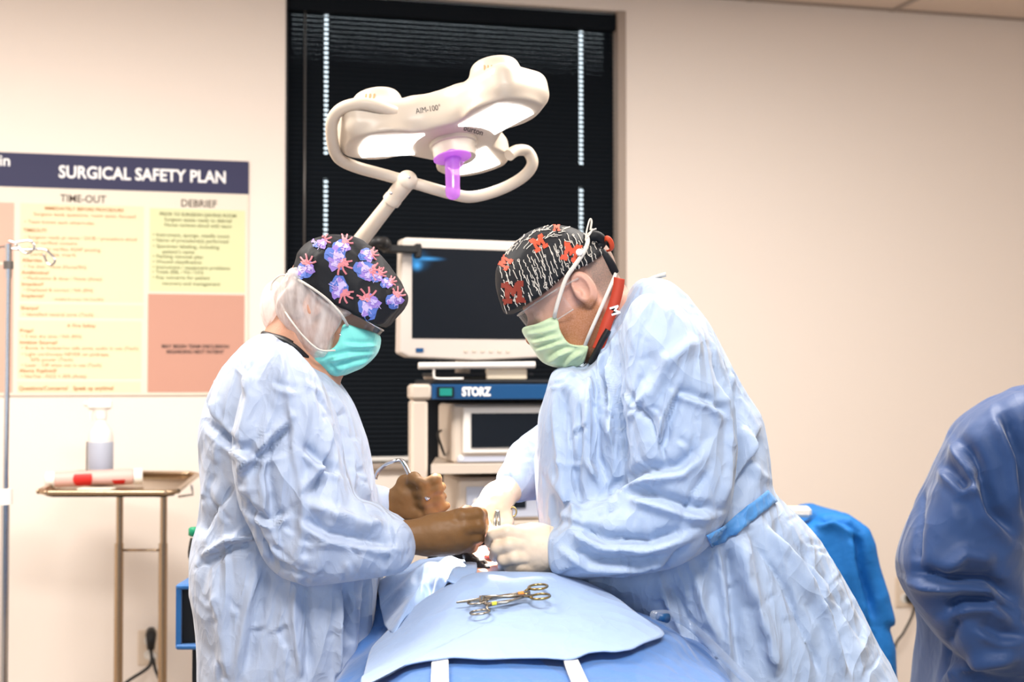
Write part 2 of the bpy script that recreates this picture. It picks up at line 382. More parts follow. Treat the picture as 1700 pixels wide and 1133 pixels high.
_R1 = _rot(.9, .5, .7); _R2 = _rot(.4, 1.1, 2.0)
def vn3(P): return (vn(P@_R1)+vn(P@_R2*1.13+9)+vn(P*.91+3.3))*.62
def crumple(P, N, amp, sc, seed=0., ax=(1, 1, 1)):
    q = (P*np.array(ax))*sc+seed; w = np.stack([vn(q*.6+11), vn(q*.6+37), vn(q*.6+71)], 1); q = q+w*1.5
    r1 = 1-np.abs(vn3(q))*2.2; r2 = 1-np.abs(vn3(q*1.9+5))*2.2
    return P+N*((r1*.7+r2*.3)*amp)[:, None]
def strokes(P, N, lst):
    """cloth folds laid along lines on the side of the garment the photograph shows: (pixel polyline, width px, height mm, kind)"""
    x, y = PX(P); view = P-np.array([0, 0, CZ]); view /= np.linalg.norm(view, axis=1)[:, None]
    face = np.clip(-(N*view).sum(1)*2.5-.1, 0, 1); D = np.zeros(len(P))
    for pts, w, amp, kind in lst:
        best = np.full(len(P), 1e9); sd = np.zeros(len(P)); T = np.zeros(len(P)); m = len(pts)-1
        for i in range(m):
            a = np.array(pts[i], float); b = np.array(pts[i+1], float); e = b-a
            t = np.clip(((x-a[0])*e[0]+(y-a[1])*e[1])/((e**2).sum()), 0, 1)
            dx = x-a[0]-t*e[0]; dy = y-a[1]-t*e[1]; d = np.hypot(dx, dy); k = d < best
            best[k] = d[k]; sd[k] = np.sign(e[0]*dy-e[1]*dx)[k]*d[k]; T[k] = ((i+t)/m)[k]
        end = np.clip(np.minimum(T, 1-T)*5, 0.15, 1); u = best/w
        if kind == 'r': D += amp*.001*np.exp(-u*u)*end
        elif kind == 'v': D -= amp*.001*np.exp(-np.abs(u)*1.6)*end
        else: s = sd/w; D += amp*.001*1.6*s*np.exp(-s*s)*end-amp*.0006*np.exp(-(u*2.2)**2)*end
    return P+N*(2.1*D*face)[:, None]
def meshobj(name, V, Q, material, parent=None, smooth=True):
    me = bpy.data.meshes.new(name); o = bpy.data.objects.new(name, me); COL.objects.link(o)
    if parent is not None: o.parent = parent; V = V-np.array(wloc(parent))
    me.vertices.add(len(V)); me.vertices.foreach_set('co', V.astype(np.float32).ravel())
    me.loops.add(Q.size); me.loops.foreach_set('vertex_index', Q.astype(np.int32).ravel())
    me.polygons.add(len(Q)); me.polygons.foreach_set('loop_start', np.arange(0, Q.size, 4, dtype=np.int32)); me.polygons.foreach_set('loop_total', np.full(len(Q), 4, np.int32))
    me.update(calc_edges=True); me.validate()
    me.polygons.foreach_set('use_smooth', np.full(len(me.polygons), smooth))
    for m in (material if isinstance(material, (list, tuple)) else [material]): me.materials.append(m)
    return o
def w2(pts, Y): return [(w[0], w[2]) for w in (W(a, b, Y) for a, b in pts)]

# ================================================================== THE ROOM
TH = math.radians(14.5); WU = np.array([math.cos(TH), math.sin(TH), 0]); WN = np.array([math.sin(TH), -math.cos(TH), 0]); W0 = np.array([0, 5.2, 0]); ZU = np.array([0, 0, 1.])
def wall_at(px, py, off=0.0):
    """where the camera ray of a pixel meets the back wall, moved off it by off"""
    u = (px-850.0)/F; v = (566.5-py)/F; d = np.array([u, CP-v*SP, SP+v*CP]); c = np.array([0, 0, CZ])
    t = np.dot(W0+WN*off-c, WN)/np.dot(d, WN); return c+d*t
def wsz(px, py, off=0): p = wall_at(px, py, off)-W0; return float(np.dot(p, WU)), float(p[2])
def wp(s, z, off=0): return W0+WU*s+WN*off+ZU*z
AX = np.array([WU, -WN, ZU])
def wbox(mb, s0, s1, z0, z1, o0, o1, bev=0): return mb.box(wp((s0+s1)/2, (z0+z1)/2, (o0+o1)/2), (s1-s0, abs(o1-o0), z1-z0), AX, bev)
ws0 = wsz(474, 300)[0]; ws1 = wsz(1031, 300)[0]; wz0 = wsz(600, 770)[1]; wz1 = 2.735
mb = MB()
wbox(mb, -3.2, ws0, 0, CEIL, 0, -.16); wbox(mb, ws1, 3.6, 0, CEIL, 0, -.16); wbox(mb, ws0, ws1, 0, wz0, 0, -.16); wbox(mb, ws0, ws1, wz1, CEIL, 0, -.16)
struct(mb.build('wall_back', M['wall']))
cl = wp(-3.2, 0); crn = wp(3.6, 0)
struct(MB().prism([(cl[0], cl[1]+.2, 0), (cl[0], -.2, 0), (cl[0]-.1, -.2, 0), (cl[0]-.1, cl[1]+.2, 0)], (0, 0, CEIL)).build('wall_left', M['wall']))
struct(MB().prism([(crn[0], crn[1]+.2, 0), (crn[0]+.1, crn[1]+.2, 0), (crn[0]+.1, -.2, 0), (crn[0], -.2, 0)], (0, 0, CEIL)).build('wall_right', M['wall']))
struct(MB().box((.2, 2.2, -.05), (8, 9, .1)).build('floor', M['floor']))
ce = struct(MB().box((.2, 2.9, CEIL+.03), (8, 7.2, .06)).build('ceiling', M['ceil']))
mb = MB()
for k in range(-6, 8):
    a = wp(k*.61+.33, CEIL-.002); mb.box(a+WN*3, (.024, 6.2, .008), AX)
for k in range(0, 9): mb.box(wp(.2, CEIL-.0025, .02+k*.61), (6.6, .024, .008), AX)
mb.build('ceiling_grid', M['grid'], ce)
mb = MB(); wbox(mb, -3.2, 3.6, 0, .155, 0, .012, .003); struct(mb.build('baseboard_back', M['plug']))
# window: reveal frame, mullion, bright pane
wf = MB()
for a, b in ((ws0, ws0+.03), (ws1-.03, ws1)): wbox(wf, a, b, wz0, wz1, -.1, -.14)
wbox(wf, ws0, ws1, wz0, wz0+.03, -.1, -.14); wbox(wf, ws0, ws1, wz1-.03, wz1, -.1, -.14)
win = struct(wf.build('window_1', M['frame']))
mb = MB(); wbox(mb, ws0+.02, ws1-.02, wz0+.02, wz1-.02, -.12, -.125); mb.build('pane', M['pane'], win)
mb = MB(); wbox(mb, ws0-.02, ws1+.02, wz0-.022, wz0, .03, -.1, .004); struct(mb.build('window_sill', M['framel'], win))
mb = MB(); wbox(mb, ws1-.012, ws1+.02, wz0, wz1, .004, -.1, .002); struct(mb.build('trim_1', M['framel']))
mb = MB(); wbox(mb, ws0-.001, ws0+.006, wz0, wz1, .004, -.1, .002); struct(mb.build('trim_2', M['frame']))
# blind of black slats; daylight comes through the cord holes
bl = thing('window_blind', wp((ws0+ws1)/2, wz0, -.05), 'black slatted blind closed over the tall window, daylight dotting its cord holes', 'blind')
hs = [wsz(541, 300, -.05)[0], wsz(965, 300, -.05)[0]]; pitch = .0172; mb = MB(); b0, b1 = ws0+.008, ws1-.008
z = wz0+.02; k = 0
while z < wz1-.07:
    xs = [b0]
    gap = (k % 47) in (11, 12, 13, 14, 15)
    for h in hs:
        if not gap: xs += [h-.0062, h+.0062]
    xs += [b1]
    for i in range(0, len(xs)-1, 2):
        A = [wp(xs[i], z, -.047), wp(xs[i+1], z, -.047), wp(xs[i+1], z+pitch*.55, -.053), wp(xs[i], z+pitch*.55, -.053), wp(xs[i+1], z+pitch+.002, -.056), wp(xs[i], z+pitch+.002, -.056)]
        mb.add(A, [(0, 1, 2, 3), (3, 2, 4, 5)])
    for h in hs:
        if gap: continue
        for s_ in (0, 1): # web between two holes
            mb.add([wp(h-.0065, z+s_*pitch*.66-.001, -.049), wp(h+.0065, z+s_*pitch*.66-.001, -.049), wp(h+.0065, z+pitch*(.24 if not s_ else 1.02), -.052), wp(h-.0065, z+pitch*(.24 if not s_ else 1.02), -.052)], [(0, 1, 2, 3)])
    z += pitch; k += 1
mb.build('slats', M['blind'], bl)
mb = MB(); wbox(mb, b0, b1, wz1-.07, wz1-.01, -.02, -.07, .004); mb.build('headrail', M['blind'], bl)
mb = MB(); wbox(mb, b0, b1, wz0+.002, wz0+.02, -.038, -.062, .004); mb.build('bottom_rail', M['white'], bl)
mb = MB(); s_ = wsz(507, 300)[0]; mb.tube([wp(s_, wz1-.06, -.03), wp(s_, wz0+.28, -.03)], .0035, 8); mb.build('tilt_wand', M['alu'], bl, True)

# ------------------------------------------------------------------ poster
po = thing('wall_poster', wall_at(206, 657), 'large surgical safety plan poster with navy header on back wall', 'poster')
def ppoly(mb, x0, y0, x1, y1, off, th=.001):
    s0, z0 = wsz(x0, y1); s1, z1 = wsz(x1, y0); wbox(mb, s0, s1, z0, z1, off, off-th); return mb
PT = wsz(206, 261)[1]; PB = wsz(206, 657)[1]; PR = wsz(412, 460)[0]; PL = wsz(-330, 460)[0]; PH = PT-PB
mb = MB(); wbox(mb, PL, PR, PB, PT, 0, .008, .001); mb.build('board', M['posterw'], po)
def ty(y): return PT-(y-261)/(657-261)*PH           # heights read at x=206
def sx(x): return wsz(x, 460)[0]
def panel(x0, y0, x1, y1, m, name='panel'):
    mb = MB(); wbox(mb, sx(x0), sx(x1), ty(y1), ty(y0), .0082, .0088); return mb.build(name, m, po)
panel(-330, 261, 412, 317, M['navy'], 'header')
TM = lambda s, z, off=.0095: [[WU[0], 0, WN[0], wp(s, z, off)[0]], [WU[1], 0, WN[1], wp(s, z, off)[1]], [0, 1, 0, z], [0, 0, 0, 1]]
panel(33, 343, 238, 503, M['pyel']); panel(33, 507, 238, 529, M['pyel']); panel(31, 534, 236, 629, M['pyel']); panel(31, 634, 235, 652, M['pyel'])
panel(248, 345, 406, 484, M['pgreen']); panel(246, 488, 406, 652, M['ppink'])
panel(-300, 343, 23, 440, M['ppale']); panel(-300, 444, 23, 652, M['ppale'])
t = MB(); t.text('SURGICAL SAFETY PLAN', TM(sx(96), ty(299)), size=.058, width=sx(373)-sx(96), bold=.022); t.build('title_lettering', M['textw'], po)
t = MB(); t.text('in', TM(sx(-3), ty(283)), size=.052, width=sx(14)-sx(-3), bold=.015); t.build('name_lettering', M['textw'], po)
t = MB(); t.text('TIME-OUT', TM(sx(99), ty(339)), size=.036, width=sx(175)-sx(99), bold=.008); t.text('DEBRIEF', TM(sx(299), ty(341)), size=.036, width=sx(358)-sx(299), bold=.008); t.build('heading_lettering', M['ink'], po)
t = MB()
def line(txt, x0, x1, y, sz=.0175, b=.0): t.text(txt, TM(sx(x0), ty(y)), size=sz, width=sx(x1)-sx(x0), bold=b)
for a in [('IMMEDIATELY BEFORE PROCEDURE', 73, 204, 353, .016, .02), ('Surgeon leads questions, room quiet, focused', 55, 224, 363), ('\u2022 Team knows each other/roles', 40, 155, 376), ('TIMEOUT!', 38, 77, 390, .0175, .02), ('\u2022 Surgeon reads pt name / DOB / procedure aloud', 40, 226, 401), ('and verified consent', 50, 128, 410), ('\u2022 Circulator verifies ASAP posting', 40, 166, 420), ('(with) site mark', 50, 126, 429), ('Allergies', 37, 70, 439, .0175, .02), ('\u2022 Yes (list) / None (Nurse/RN)', 40, 143, 449), ('Antibiotics?', 36, 82, 459, .0175, .02), ('\u2022 Medication & dose / None (Anes)', 39, 169, 468), ('Imaging?', 36, 72, 478, .0175, .02), ('\u2022 Displayed & correct / NA (RN)', 39, 154, 487), ('Implants?', 36, 73, 497, .0175, .015), ('\u2022 Available & correct / NA (Tech/RN)', 88, 172, 501, .013),
          ('Sharps?', 35, 65, 517, .0175, .02), ('\u2022 Identified neutral zone (Tech)', 38, 155, 527), ('A Fire Safety', 112, 160, 545, .0175, .01), ('Prep?', 34, 56, 554, .0175, .02), ('\u2022 3 min dry time / NA (RN)', 37, 136, 563), ('Ignition Source?', 34, 96, 573, .0175, .02), ('\u2022 Bovie: In holster/on safe zone, audio in use (Tech)', 37, 230, 582), ('\u2022 Light cord/scope NEVER on pt/drape,', 37, 182, 592), ('50% power (Tech)', 52, 122, 601), ('\u2022 Laser - Off when not in use (Tech)', 37, 169, 610), ('Above Xyphoid?', 34, 96, 619, .0175, .02), ('\u2022 No/Yes - FiO2 < 30% (Anes)', 37, 144, 628), ('Questions/Concerns?   Speak up anytime!', 33, 190, 648, .02, .02)]: line(*a)
t.build('left_column_lettering', M['inko'], po)
t = MB()
for a in [('PRIOR TO SURGEON LEAVING ROOM', 264, 391, 357, .016, .02), ('Surgeon states ready to debrief', 272, 384, 366), ('Nurse reviews aloud with team', 272, 383, 375), ('\u2022 Instrument, sponge, needle count', 253, 380, 392), ('\u2022 Name of procedure(s) performed', 253, 378, 401), ('\u2022 Specimen labeling, including', 253, 363, 411), ('patient\u2019s name', 269, 322, 420), ('\u2022 Packing removal plan', 253, 336, 428), ('\u2022 Wound classification', 253, 334, 437), ('\u2022 Instrument / equipment problems', 253, 381, 446), ('\u2022 Totals (EBL / IVs / UO)', 253, 337, 454), ('\u2022 Key concerns for patient', 253, 348, 463), ('recovery and management', 269, 365, 473)]: line(*a, **({'b': .01} if len(a) < 6 else {}))
t.build('debrief_lettering', M['inkg'], po)
t = MB(); line('MAY BEGIN TEAM DISCUSSION', 269, 380, 578, .017, .03); line('REGARDING NEXT PATIENT', 277, 372, 587, .017, .03); t.build('note_lettering', M['textd'], po)

# ------------------------------------------------------------------ outlets and cords
def outlet(px, py, label):
    s, z = wsz(px, py); o = thing('wall_outlet', wp(s, z, 0), label, 'outlet', None)
    mb = MB(); wbox(mb, s-.038, s+.038, z-.06, z+.06, .0, .007, .003); mb.build('cover_plate', M['plug'], o)
    mb = MB()
    for dz in (-.024, .024): mb.lathe(wp(s, z+dz, .006), [(0, .018), (.003, .018)], WN, 20)
    mb.build('socket', M['white'], o); return s, z
s, z = outlet(248, 1075, 'ivory wall outlet behind the right post of the steel tray stand')
p = [wp(s+.005, z-.0, .05), wp(s-.0, z-.05, .075), wp(s-.08, z-.10, .10), wp(s-.18, z-.19, .12), wp(s-.4, z-.28, .15), wp(s-.5, .012, .2)]
c = thing('power_cord', wp(s, z, .03), 'black power cord with a plug hanging to the left from outlet behind tray stand', 'cord')
mb = MB(); mb.tube(cr(p), .0055, 8); mb.build('cable', M['black'], c, True)
mb = MB(); mb.tube([wp(s+.005, z+.055, .012), wp(s+.005, z+.05, .045), wp(s+.005, z+.0, .05)], [.016, .018, .012], 12); mb.build('plug', M['black'], c, True)
c = thing('power_cord', wp(s, z, .03), 'black power cord dropping to the right from the outlet behind tray stand', 'cord')
mb = MB(); mb.tube(cr([wp(s+.012, z-.03, .045), wp(s+.03, z-.09, .07), wp(s+.10, z-.21, .09), wp(s+.13, z-.4, .1), wp(s+.13, .01, .14)]), .0055, 8); mb.build('cable', M['black'], c, True)
mb = MB(); mb.tube([wp(s+.008, z-.027, .012), wp(s+.01, z-.03, .045)], [.016, .014], 12); mb.build('plug', M['white'], c, True)
s, z = outlet(1500, 983, 'ivory wall outlet beside the dark blue gown on right wall')
c = thing('power_cord', wp(s, z, .03), 'black cord plugged into outlet beside the dark blue gown, curving down left', 'cord')
mb = MB(); mb.tube(cr([wp(s+.02, z-.03, .05), wp(s+.01, z-.08, .05), wp(s-.03, z-.15, .05), wp(s-.07, z-.21, .05), wp(s-.12, z-.4, .07), wp(s-.12, .01, .1)]), .005, 8); mb.build('cable', M['black'], c, True)
mb = MB(); mb.tube([wp(s+.02, z-.024, .008), wp(s+.02, z-.026, .05)], [.02, .018], 14); mb.tube([wp(s+.02, z+.03, .008), wp(s+.02, z+.028, .04)], [.016, .014], 14); mb.build('plug', M['black'], c, True)

# ------------------------------------------------------------------ IV pole
Y = 3.9; b = W(8, 900, Y); iv = thing('iv_pole', (b[0], b[1], 0), 'chrome drip pole with wire hooks at left edge before the poster', 'iv pole')
mb = MB(); mb.tube([(b[0], Y, .08), W(9, 812, Y)], .012, 14); mb.build('outer_pole', M['chrome'], iv, True, 40)
top = W(14, 405, Y); mb = MB(); mb.tube([W(9, 830, Y), W(14, 460, Y)], .0075, 12); mb.tube([W(14, 462, Y), top], .0095, 12); mb.build('inner_pole', M['chrome'], iv, True, 40)
mb = MB(); mb.tube([W(9, 838, Y), W(9, 812, Y)], .019, 16); mb.build('collar', M['white'], iv, True, 40)
mb = MB(); mb.tube([W(14, 447, Y), W(14, 434, Y)], .0135, 14); mb.build('clamp', M['alu'], iv, True, 40)
for pts in ([(14, 412), (40, 415), (70, 414), (82, 420), (91, 432), (86, 440), (78, 436), (72, 422)], [(14, 400), (24, 404), (40, 420), (50, 419), (57, 410), (50, 400), (24, 403)], [(14, 408), (0, 411), (-20, 412), (-40, 420), (-44, 432), (-36, 436)]):
    mb = MB(); mb.tube(cr([W(x, y, Y-.015*i/len(pts)*(1 if pts[0][1] == 400 else -1)) for i, (x, y) in enumerate(pts)]), .0032, 8); mb.build('hook', M['chrome'], iv, True)
mb = MB()
for k in range(5):
    a = 2*math.pi*k/5+.3; mb.tube([(b[0], Y, .09), (b[0]+.23*math.cos(a), Y+.23*math.sin(a), .05)], [.014, .011], 10)
mb.build('base', M['alu'], iv, True, 40)
for k in range(5):
    a = 2*math.pi*k/5+.3; MB().lathe((b[0]+.23*math.cos(a)-.01, Y+.23*math.sin(a), .025), [(0, .02), (.003, .025), (.017, .025), (.02, .02)], (1, 0, 0), 16).build('caster', M['black'], iv, True, 40)

# ------------------------------------------------------------------ Mayo stand
Y = 4.3; c0 = W(195, 800, Y); ms = thing('mayo_stand', (c0[0]+.12, Y, 0), 'stainless steel instrument tray stand on twin posts by left wall', 'tray stand')
zt = W(190, 817, 4.15)[2]
A, B, C_, D = W(62, 818, 4.12), W(292, 812, 4.12), W(330, 787, 4.55), W(120, 785, 4.62)
for q in (A, B): q[2] = zt
rim = []
for i, (p_, q_) in enumerate(((A, B), (B, C_), (C_, D), (D, A))):
    u = (q_-p_)/np.linalg.norm(q_-p_); rim += [p_+u*.03, p_+u*.06, q_-u*.06, q_-u*.03]
rim = cr(rim, 4, True)
mb = MB(); mb.tube(rim, .0075, 10, closed=True); mb.build('rim', M['steelw'], ms, True)
cen = sum((A, B, C_, D))/4
mb = MB(); n = len(rim); inner = [cen+(np.array(r_)-cen)*.93-np.array([0, 0, .012]) for r_ in rim]; low = [cen+(np.array(r_)-cen)*.93-np.array([0, 0, .015]) for r_ in rim]
mb.add(list(rim)+inner+low, [(i, (i+1) % n, (i+1) % n+n, i+n) for i in range(n)]+[tuple(range(n, 2*n)), tuple(range(3*n-1, 2*n-1, -1))]); mb.build('tray', M['steelw'], ms, True, 40)
zs_ = W(200, 905, Y)[2]
for px in (199, 272):
    a = W(px, 820, Y); mb = MB(); mb.tube([(a[0], Y, zs_), (a[0], Y, zt-.012)], .0105, 14); mb.tube([(a[0]-.001, Y, .1), (a[0]-.001, Y, zs_+.004)], .0135, 14); mb.build('post', M['steelw'], ms, True, 40)
a, b_ = W(199, 914, Y), W(272, 914, Y); mb = MB(); mb.tube([a, b_], .004, 10); mb.build('crossbar', M['steelw'], ms, True)
mb = MB()
for x in (a[0], b_[0]): mb.tube(cr([(x, Y-.2, .055), (x, Y-.12, .075), (x, Y, .1), (x, Y+.16, .075), (x, Y+.25, .055)]), .013, 12)
mb.tube([(a[0], Y, .1), (b_[0], Y, .1)], .013, 12); mb.build('base', M['steelw'], ms, True)
for x in (a[0], b_[0]):
    for y in (Y-.2, Y+.25): MB().lathe((x-.011, y, .027), [(0, .022), (.003, .027), (.019, .027), (.022, .022)], (1, 0, 0), 16).build('caster', M['black'], ms, True, 40)
mb = MB(); q = W(318, 806, 4.3); mb.tube([q, q+np.array([.0, .02, -.03]), q+np.array([-.04, 0, -.035])], .004, 8); mb.build('side_handle', M['chrome'], ms, True)
zf = zt-.012
zback = (C_[2]+D[2])/2
def trz(y): return zf+(zback-zt)*(y-4.12)/(4.58-4.12)
# spray bottle
Yb = 4.42; b = W(167, 790, Yb); b[2] = trz(Yb)
sb = thing('spray_bottle', b, 'white spray bottle with trigger head standing on steel tray', 'bottle')
mb = MB(); mb.lathe(b, [(0, .034), (.004, .038), (.14, .038), (.165, .034), (.185, .018), (.2, .016)], n=28); mb.build('body', M['white'], sb, True, 50)
mb = MB(); mb.lathe(b, [(.2, .019), (.225, .019)], n=20); mb.box(b+np.array([-.005, 0, .245]), (.075, .026, .035), bev=.008); mb.tube([b+np.array([-.03, 0, .245]), b+np.array([-.052, 0, .247])], [.01, .008], 10); mb.build('spray_head', M['white'], sb, True, 40)
mb = MB(); mb.tube(cr([b+np.array([-.02, 0, .235]), b+np.array([-.032, 0, .215]), b+np.array([-.03, 0, .195])]), .005, 8); mb.build('trigger', M['white'], sb, True)
mb = MB(); mb.lathe(b, [(.045, .0383), (.046, .0386), (.128, .0386), (.129, .0383)], n=28); mb.build('sticker', M['scrn'], sb, True, 50)
mb = MB(); mb.tube([b+np.array([-.041, -.01, .03]), b+np.array([-.040, -.01, .13])], .002, 6); mb.build('straw', M['black'], sb)
# rolled wrap with red marks
p0, p1 = W(75, 793, 4.30), W(232, 770, 4.36); p0[2] = trz(4.30)+.026; p1[2] = trz(4.36)+.030
rw = thing('rolled_wrap', (p0+p1)/2-np.array([0, 0, .026]), 'pinkish rolled sterile wrap with red marks lying on steel tray', 'roll')
ax_ = (p1-p0)/np.linalg.norm(p1-p0); L = np.linalg.norm(p1-p0)
mb = MB(); mb.tube([p0+ax_*L*t for t in (.1, .3, .55, .8, .93)], [.023, .024, .021, .025, .024], 20); mb.build('wrap', M['pinkw'], rw, True, 50)
for t0, t1 in ((0, .1), (.93, 1.03)): mb = MB(); mb.tube([p0+ax_*L*t0, p0+ax_*L*(t0+.01), p0+ax_*L*t1], [.017, .024, .025], 18); mb.build('cap', M['white'], rw, True, 40)
for t0, w_, h_ in ((.42, .028, .02), (.80, .02, .009)):
    mb = MB(); P = []; fs = []
    for i in range(9):
        for j in range(9):
            a = -1.0+j/8*2.0*h_/.02*.8; s_ = (i/8-.5)*2*w_*(.55+.45*math.cos(a*1.2))
            P.append(p0+ax_*(L*t0+s_)+np.array([0, -math.cos(a), math.sin(a)])*.0262)
    for i in range(8):
        for j in range(8): fs.append((i*9+j, i*9+9+j, i*9+10+j, i*9+1+j))
    mb.add(P, fs).build('red_mark', M['red'], rw, True)
tw = MB(); c = W(160, 803, 4.25); c[2] = trz(4.25)+.005; tw.box(c, (.1, .06, .007), bev=.002); rebase(tag(tw.build('gauze_pad', M['gauze']), 'small folded gauze pad lying flat on front of steel tray', 'gauze'))

# ------------------------------------------------------------------ blue topped stand behind the woman
Y = 3.3; a = W(303, 985, Y); bs = thing('equipment_stand', (a[0]+.09, Y+.03, 0), 'blue trimmed equipment stand with dark front behind the left surgeon', 'equipment stand')
x0 = a[0]; zt_ = W(300, 968, Y)[2]; zb_ = W(300, 1066, Y)[2]
mb = MB(); mb.box((x0+.09, Y+.03, zt_), (.18, .2, .012), bev=.004); mb.build('top', M['drapes'], bs)
mb = MB(); mb.box((x0+.09, Y+.035, (zt_+zb_)/2), (.165, .17, zt_-zb_-.012)); mb.build('body', M['dark'], bs)
mb = MB(); mb.box((x0+.006, Y-.060, (zt_+zb_)/2), (.012, .01, zt_-zb_)); mb.box((x0+.09, Y+.03, zb_), (.18, .2, .012), bev=.004); mb.build('trim_strip', M['drapes'], bs)
for dx in (.035, .13):
    mb = MB(); mb.box((x0+dx+.01, Y+.03, zb_/2), (.03, .12, zb_-.01)); mb.build('leg', M['dark'], bs)
k_ = W(322, 884, 3.35); mb = MB(); mb.tube(cr([(x0+.06, Y+.05, zt_+.006), W(322, 930, 3.35), W(324, 895, 3.35)]), [.012]*13, 10); mb.build('flex_arm', M['black'], bs, True)
mb = MB(); mb.lathe(k_-np.array([0, 0, .01]), [(0, .008), (.003, .013), (.018, .013), (.022, .008)], n=14); mb.build('knob', M['teal'], bs, True)

# ------------------------------------------------------------------ endoscopy cart
TC = math.radians(12); CU = np.array([math.cos(TC), math.sin(TC), 0]); CB = np.array([-math.sin(TC), math.cos(TC), 0]); CAX = np.array([CU, CB, ZU])
O0 = W(683, 650, 4.05); O0[2] = 0
def zc(py, Yd=4.1): return W(700, py, Yd)[2]
def cp(u, v, z): return O0+CU*u+CB*v+ZU*z
def cbox(mb, u0, u1, v0, v1, z0, z1, bev=0): return mb.box(cp((u0+u1)/2, (v0+v1)/2, (z0+z1)/2), (u1-u0, v1-v0, z1-z0), CAX, bev)
cart = thing('equipment_cart', cp(.33, .25, 0), 'cream endoscopy cart with blue header bar holding monitor and devices', 'cart')
zt1, zt0 = zc(638), zc(664); CWD = .66
for u in (0, CWD-.055):
    mb = MB(); cbox(mb, u, u+.048, 0, .07, .1, zt0, .008); mb.build('column', M['cartw'], cart, True, 40)
mb = MB(); cbox(mb, -.003, .058, -.006, .07, zt0, zt1, .008); mb.build('corner_block', M['cartw'], cart, True, 40)
mb = MB(); cbox(mb, CWD-.058, CWD+.003, -.006, .07, zt0, zt1, .008); mb.build('corner_block', M['cartw'], cart, True, 40)
mb = MB(); cbox(mb, .058, CWD-.058, -.004, .06, zt0+.001, zt1-.001, .002); hb = mb.build('header_bar', M['cartb'], cart)
mb = MB(); cbox(mb, .06, CWD, .0, .36, zt1-.001, zt1+.012, .004); mb.build('top_shelf', M['dark'], cart)
mb = MB(); cbox(mb, .08, .115, -.012, -.003, zt0+.012, zt1-.012); mb.build('power_switch', M['tealg'], cart)
mb = MB(); cbox(mb, .073, .122, -.008, -.0025, zt0+.008, zt1-.008); mb.build('switch_bezel', M['dark'], cart)
CM = lambda u, z, v=-.0062: [[CU[0], 0, -CB[0], cp(u, v, z)[0]], [CU[1], 0, -CB[1], cp(u, v, z)[1]], [0, 1, 0, z], [0, 0, 0, 1]]
t = MB(); t.text('STORZ', CM(.145, zt0+.012), size=.034, width=.085, bold=.045); t.text('Outlet', CM(.43, zt0+.018), size=.02, width=.055, bold=.03); t.build('lettering', M['textw'], cart)
zsh = zc(780)
for z0_, z1_ in ((zsh-.01, zsh+.016), (zc(868)-.02, zc(868)), (.35, .37)):
    mb = MB(); mb.prism([cp(.055, -.01, z0_), cp(CWD-.055, -.01, z0_), cp(CWD-.055, .38, z0_), cp(.13, .38, z0_)], (0, 0, z1_-z0_)); mb.build('shelf', M['cartw'], cart)
mb = MB(); cbox(mb, .10, CWD-.02, .39, .40, .2, zt1); mb.build('back_panel', M['dark'], cart)
mb = MB(); cbox(mb, -.02, CWD+.02, -.05, .46, .09, .14, .01); mb.build('base', M['cartw'], cart)
for u in (.02, CWD-.02):
    for v in (0, .4): MB().lathe(cp(u, v, .045), [(-.015, .038), (-.012, .045), (.012, .045), (.015, .038)], CU, 20).build('caster', M['black'], cart, True, 40)
# device with screen
def device(name, u0, u1, v0, z0, z1, label, scr, extras=None):
    o = thing(name, cp((u0+u1)/2, v0+.15, z0), label, 'medical device')
    mb = MB(); cbox(mb, u0, u1, v0, v0+.26, z0+.0, z1, .008); mb.build('housing', M['cartw'], o, True, 40)
    return o
d1z0, d1z1 = zsh+.016, zc(672)
d1 = device('video_processor', .125, .52, .04, d1z0, d1z1, 'cream video processor with dark rectangular screen on upper cart shelf', None)
H = d1z1-d1z0
mb = MB(); cbox(mb, .155, .425, .028, .041, d1z0+H*.17, d1z1-H*.05, .004); mb.build('bezel', M['white'], d1, True, 40)
mb = MB(); cbox(mb, .178, .40, .024, .029, d1z0+H*.27, d1z1-H*.15); mb.build('screen', M['screen'], d1)
mb = MB(); cbox(mb, .14, .50, .036, .0405, d1z0+H*.03, d1z0+H*.12); mb.build('lower_strip', M['scrn'], d1)
mb = MB(); mb.lathe(cp(.15, .0405, d1z0+H*.1), [(0, .008), (.006, .007)], -CB, 16); mb.build('button', M['white'], d1, True, 40)
t = MB(); 
for du in (.465, ):
    mb = MB(); cbox(mb, du-.018, du+.018, .034, .041, d1z0+H*.3, d1z0+H*.85, .002); mb.build('key_panel', M['white'], d1)
mb = MB(); mb.tube(cr([cp(.118, .2, d1z0+.09), cp(.10, .15, d1z0+.08), cp(.105, .1, d1z0+.04), cp(.12, .15, d1z0+.02)]), .004, 8); mb.build('cable', M['black'], d1, True)
d2z0, d2z1 = zc(868), zc(795)
d2 = device('light_source', .14, .56, .04, d2z0, d2z1, 'cream light source unit with grey front on lower cart shelf', None); H = d2z1-d2z0
mb = MB(); cbox(mb, .165, .38, .032, .041, d2z0+H*.08, d2z1-H*.2, .003); mb.build('front_panel', M['scrn'], d2)
mb = MB(); cbox(mb, .225, .34, .028, .033, d2z0+H*.3, d2z1-H*.3); mb.build('display', M['screen'], d2)
mb = MB(); mb.lathe(cp(.195, .033, d2z0+H*.45), [(0, .011), (.006, .010)], -CB, 18); mb.build('power_button', M['white'], d2, True, 40)
mb = MB(); mb.lathe(cp(.5, .041, d2z0+H*.5), [(0, .024), (.012, .022)], -CB, 22); mb.build('socket', M['dark'], d2, True, 40)
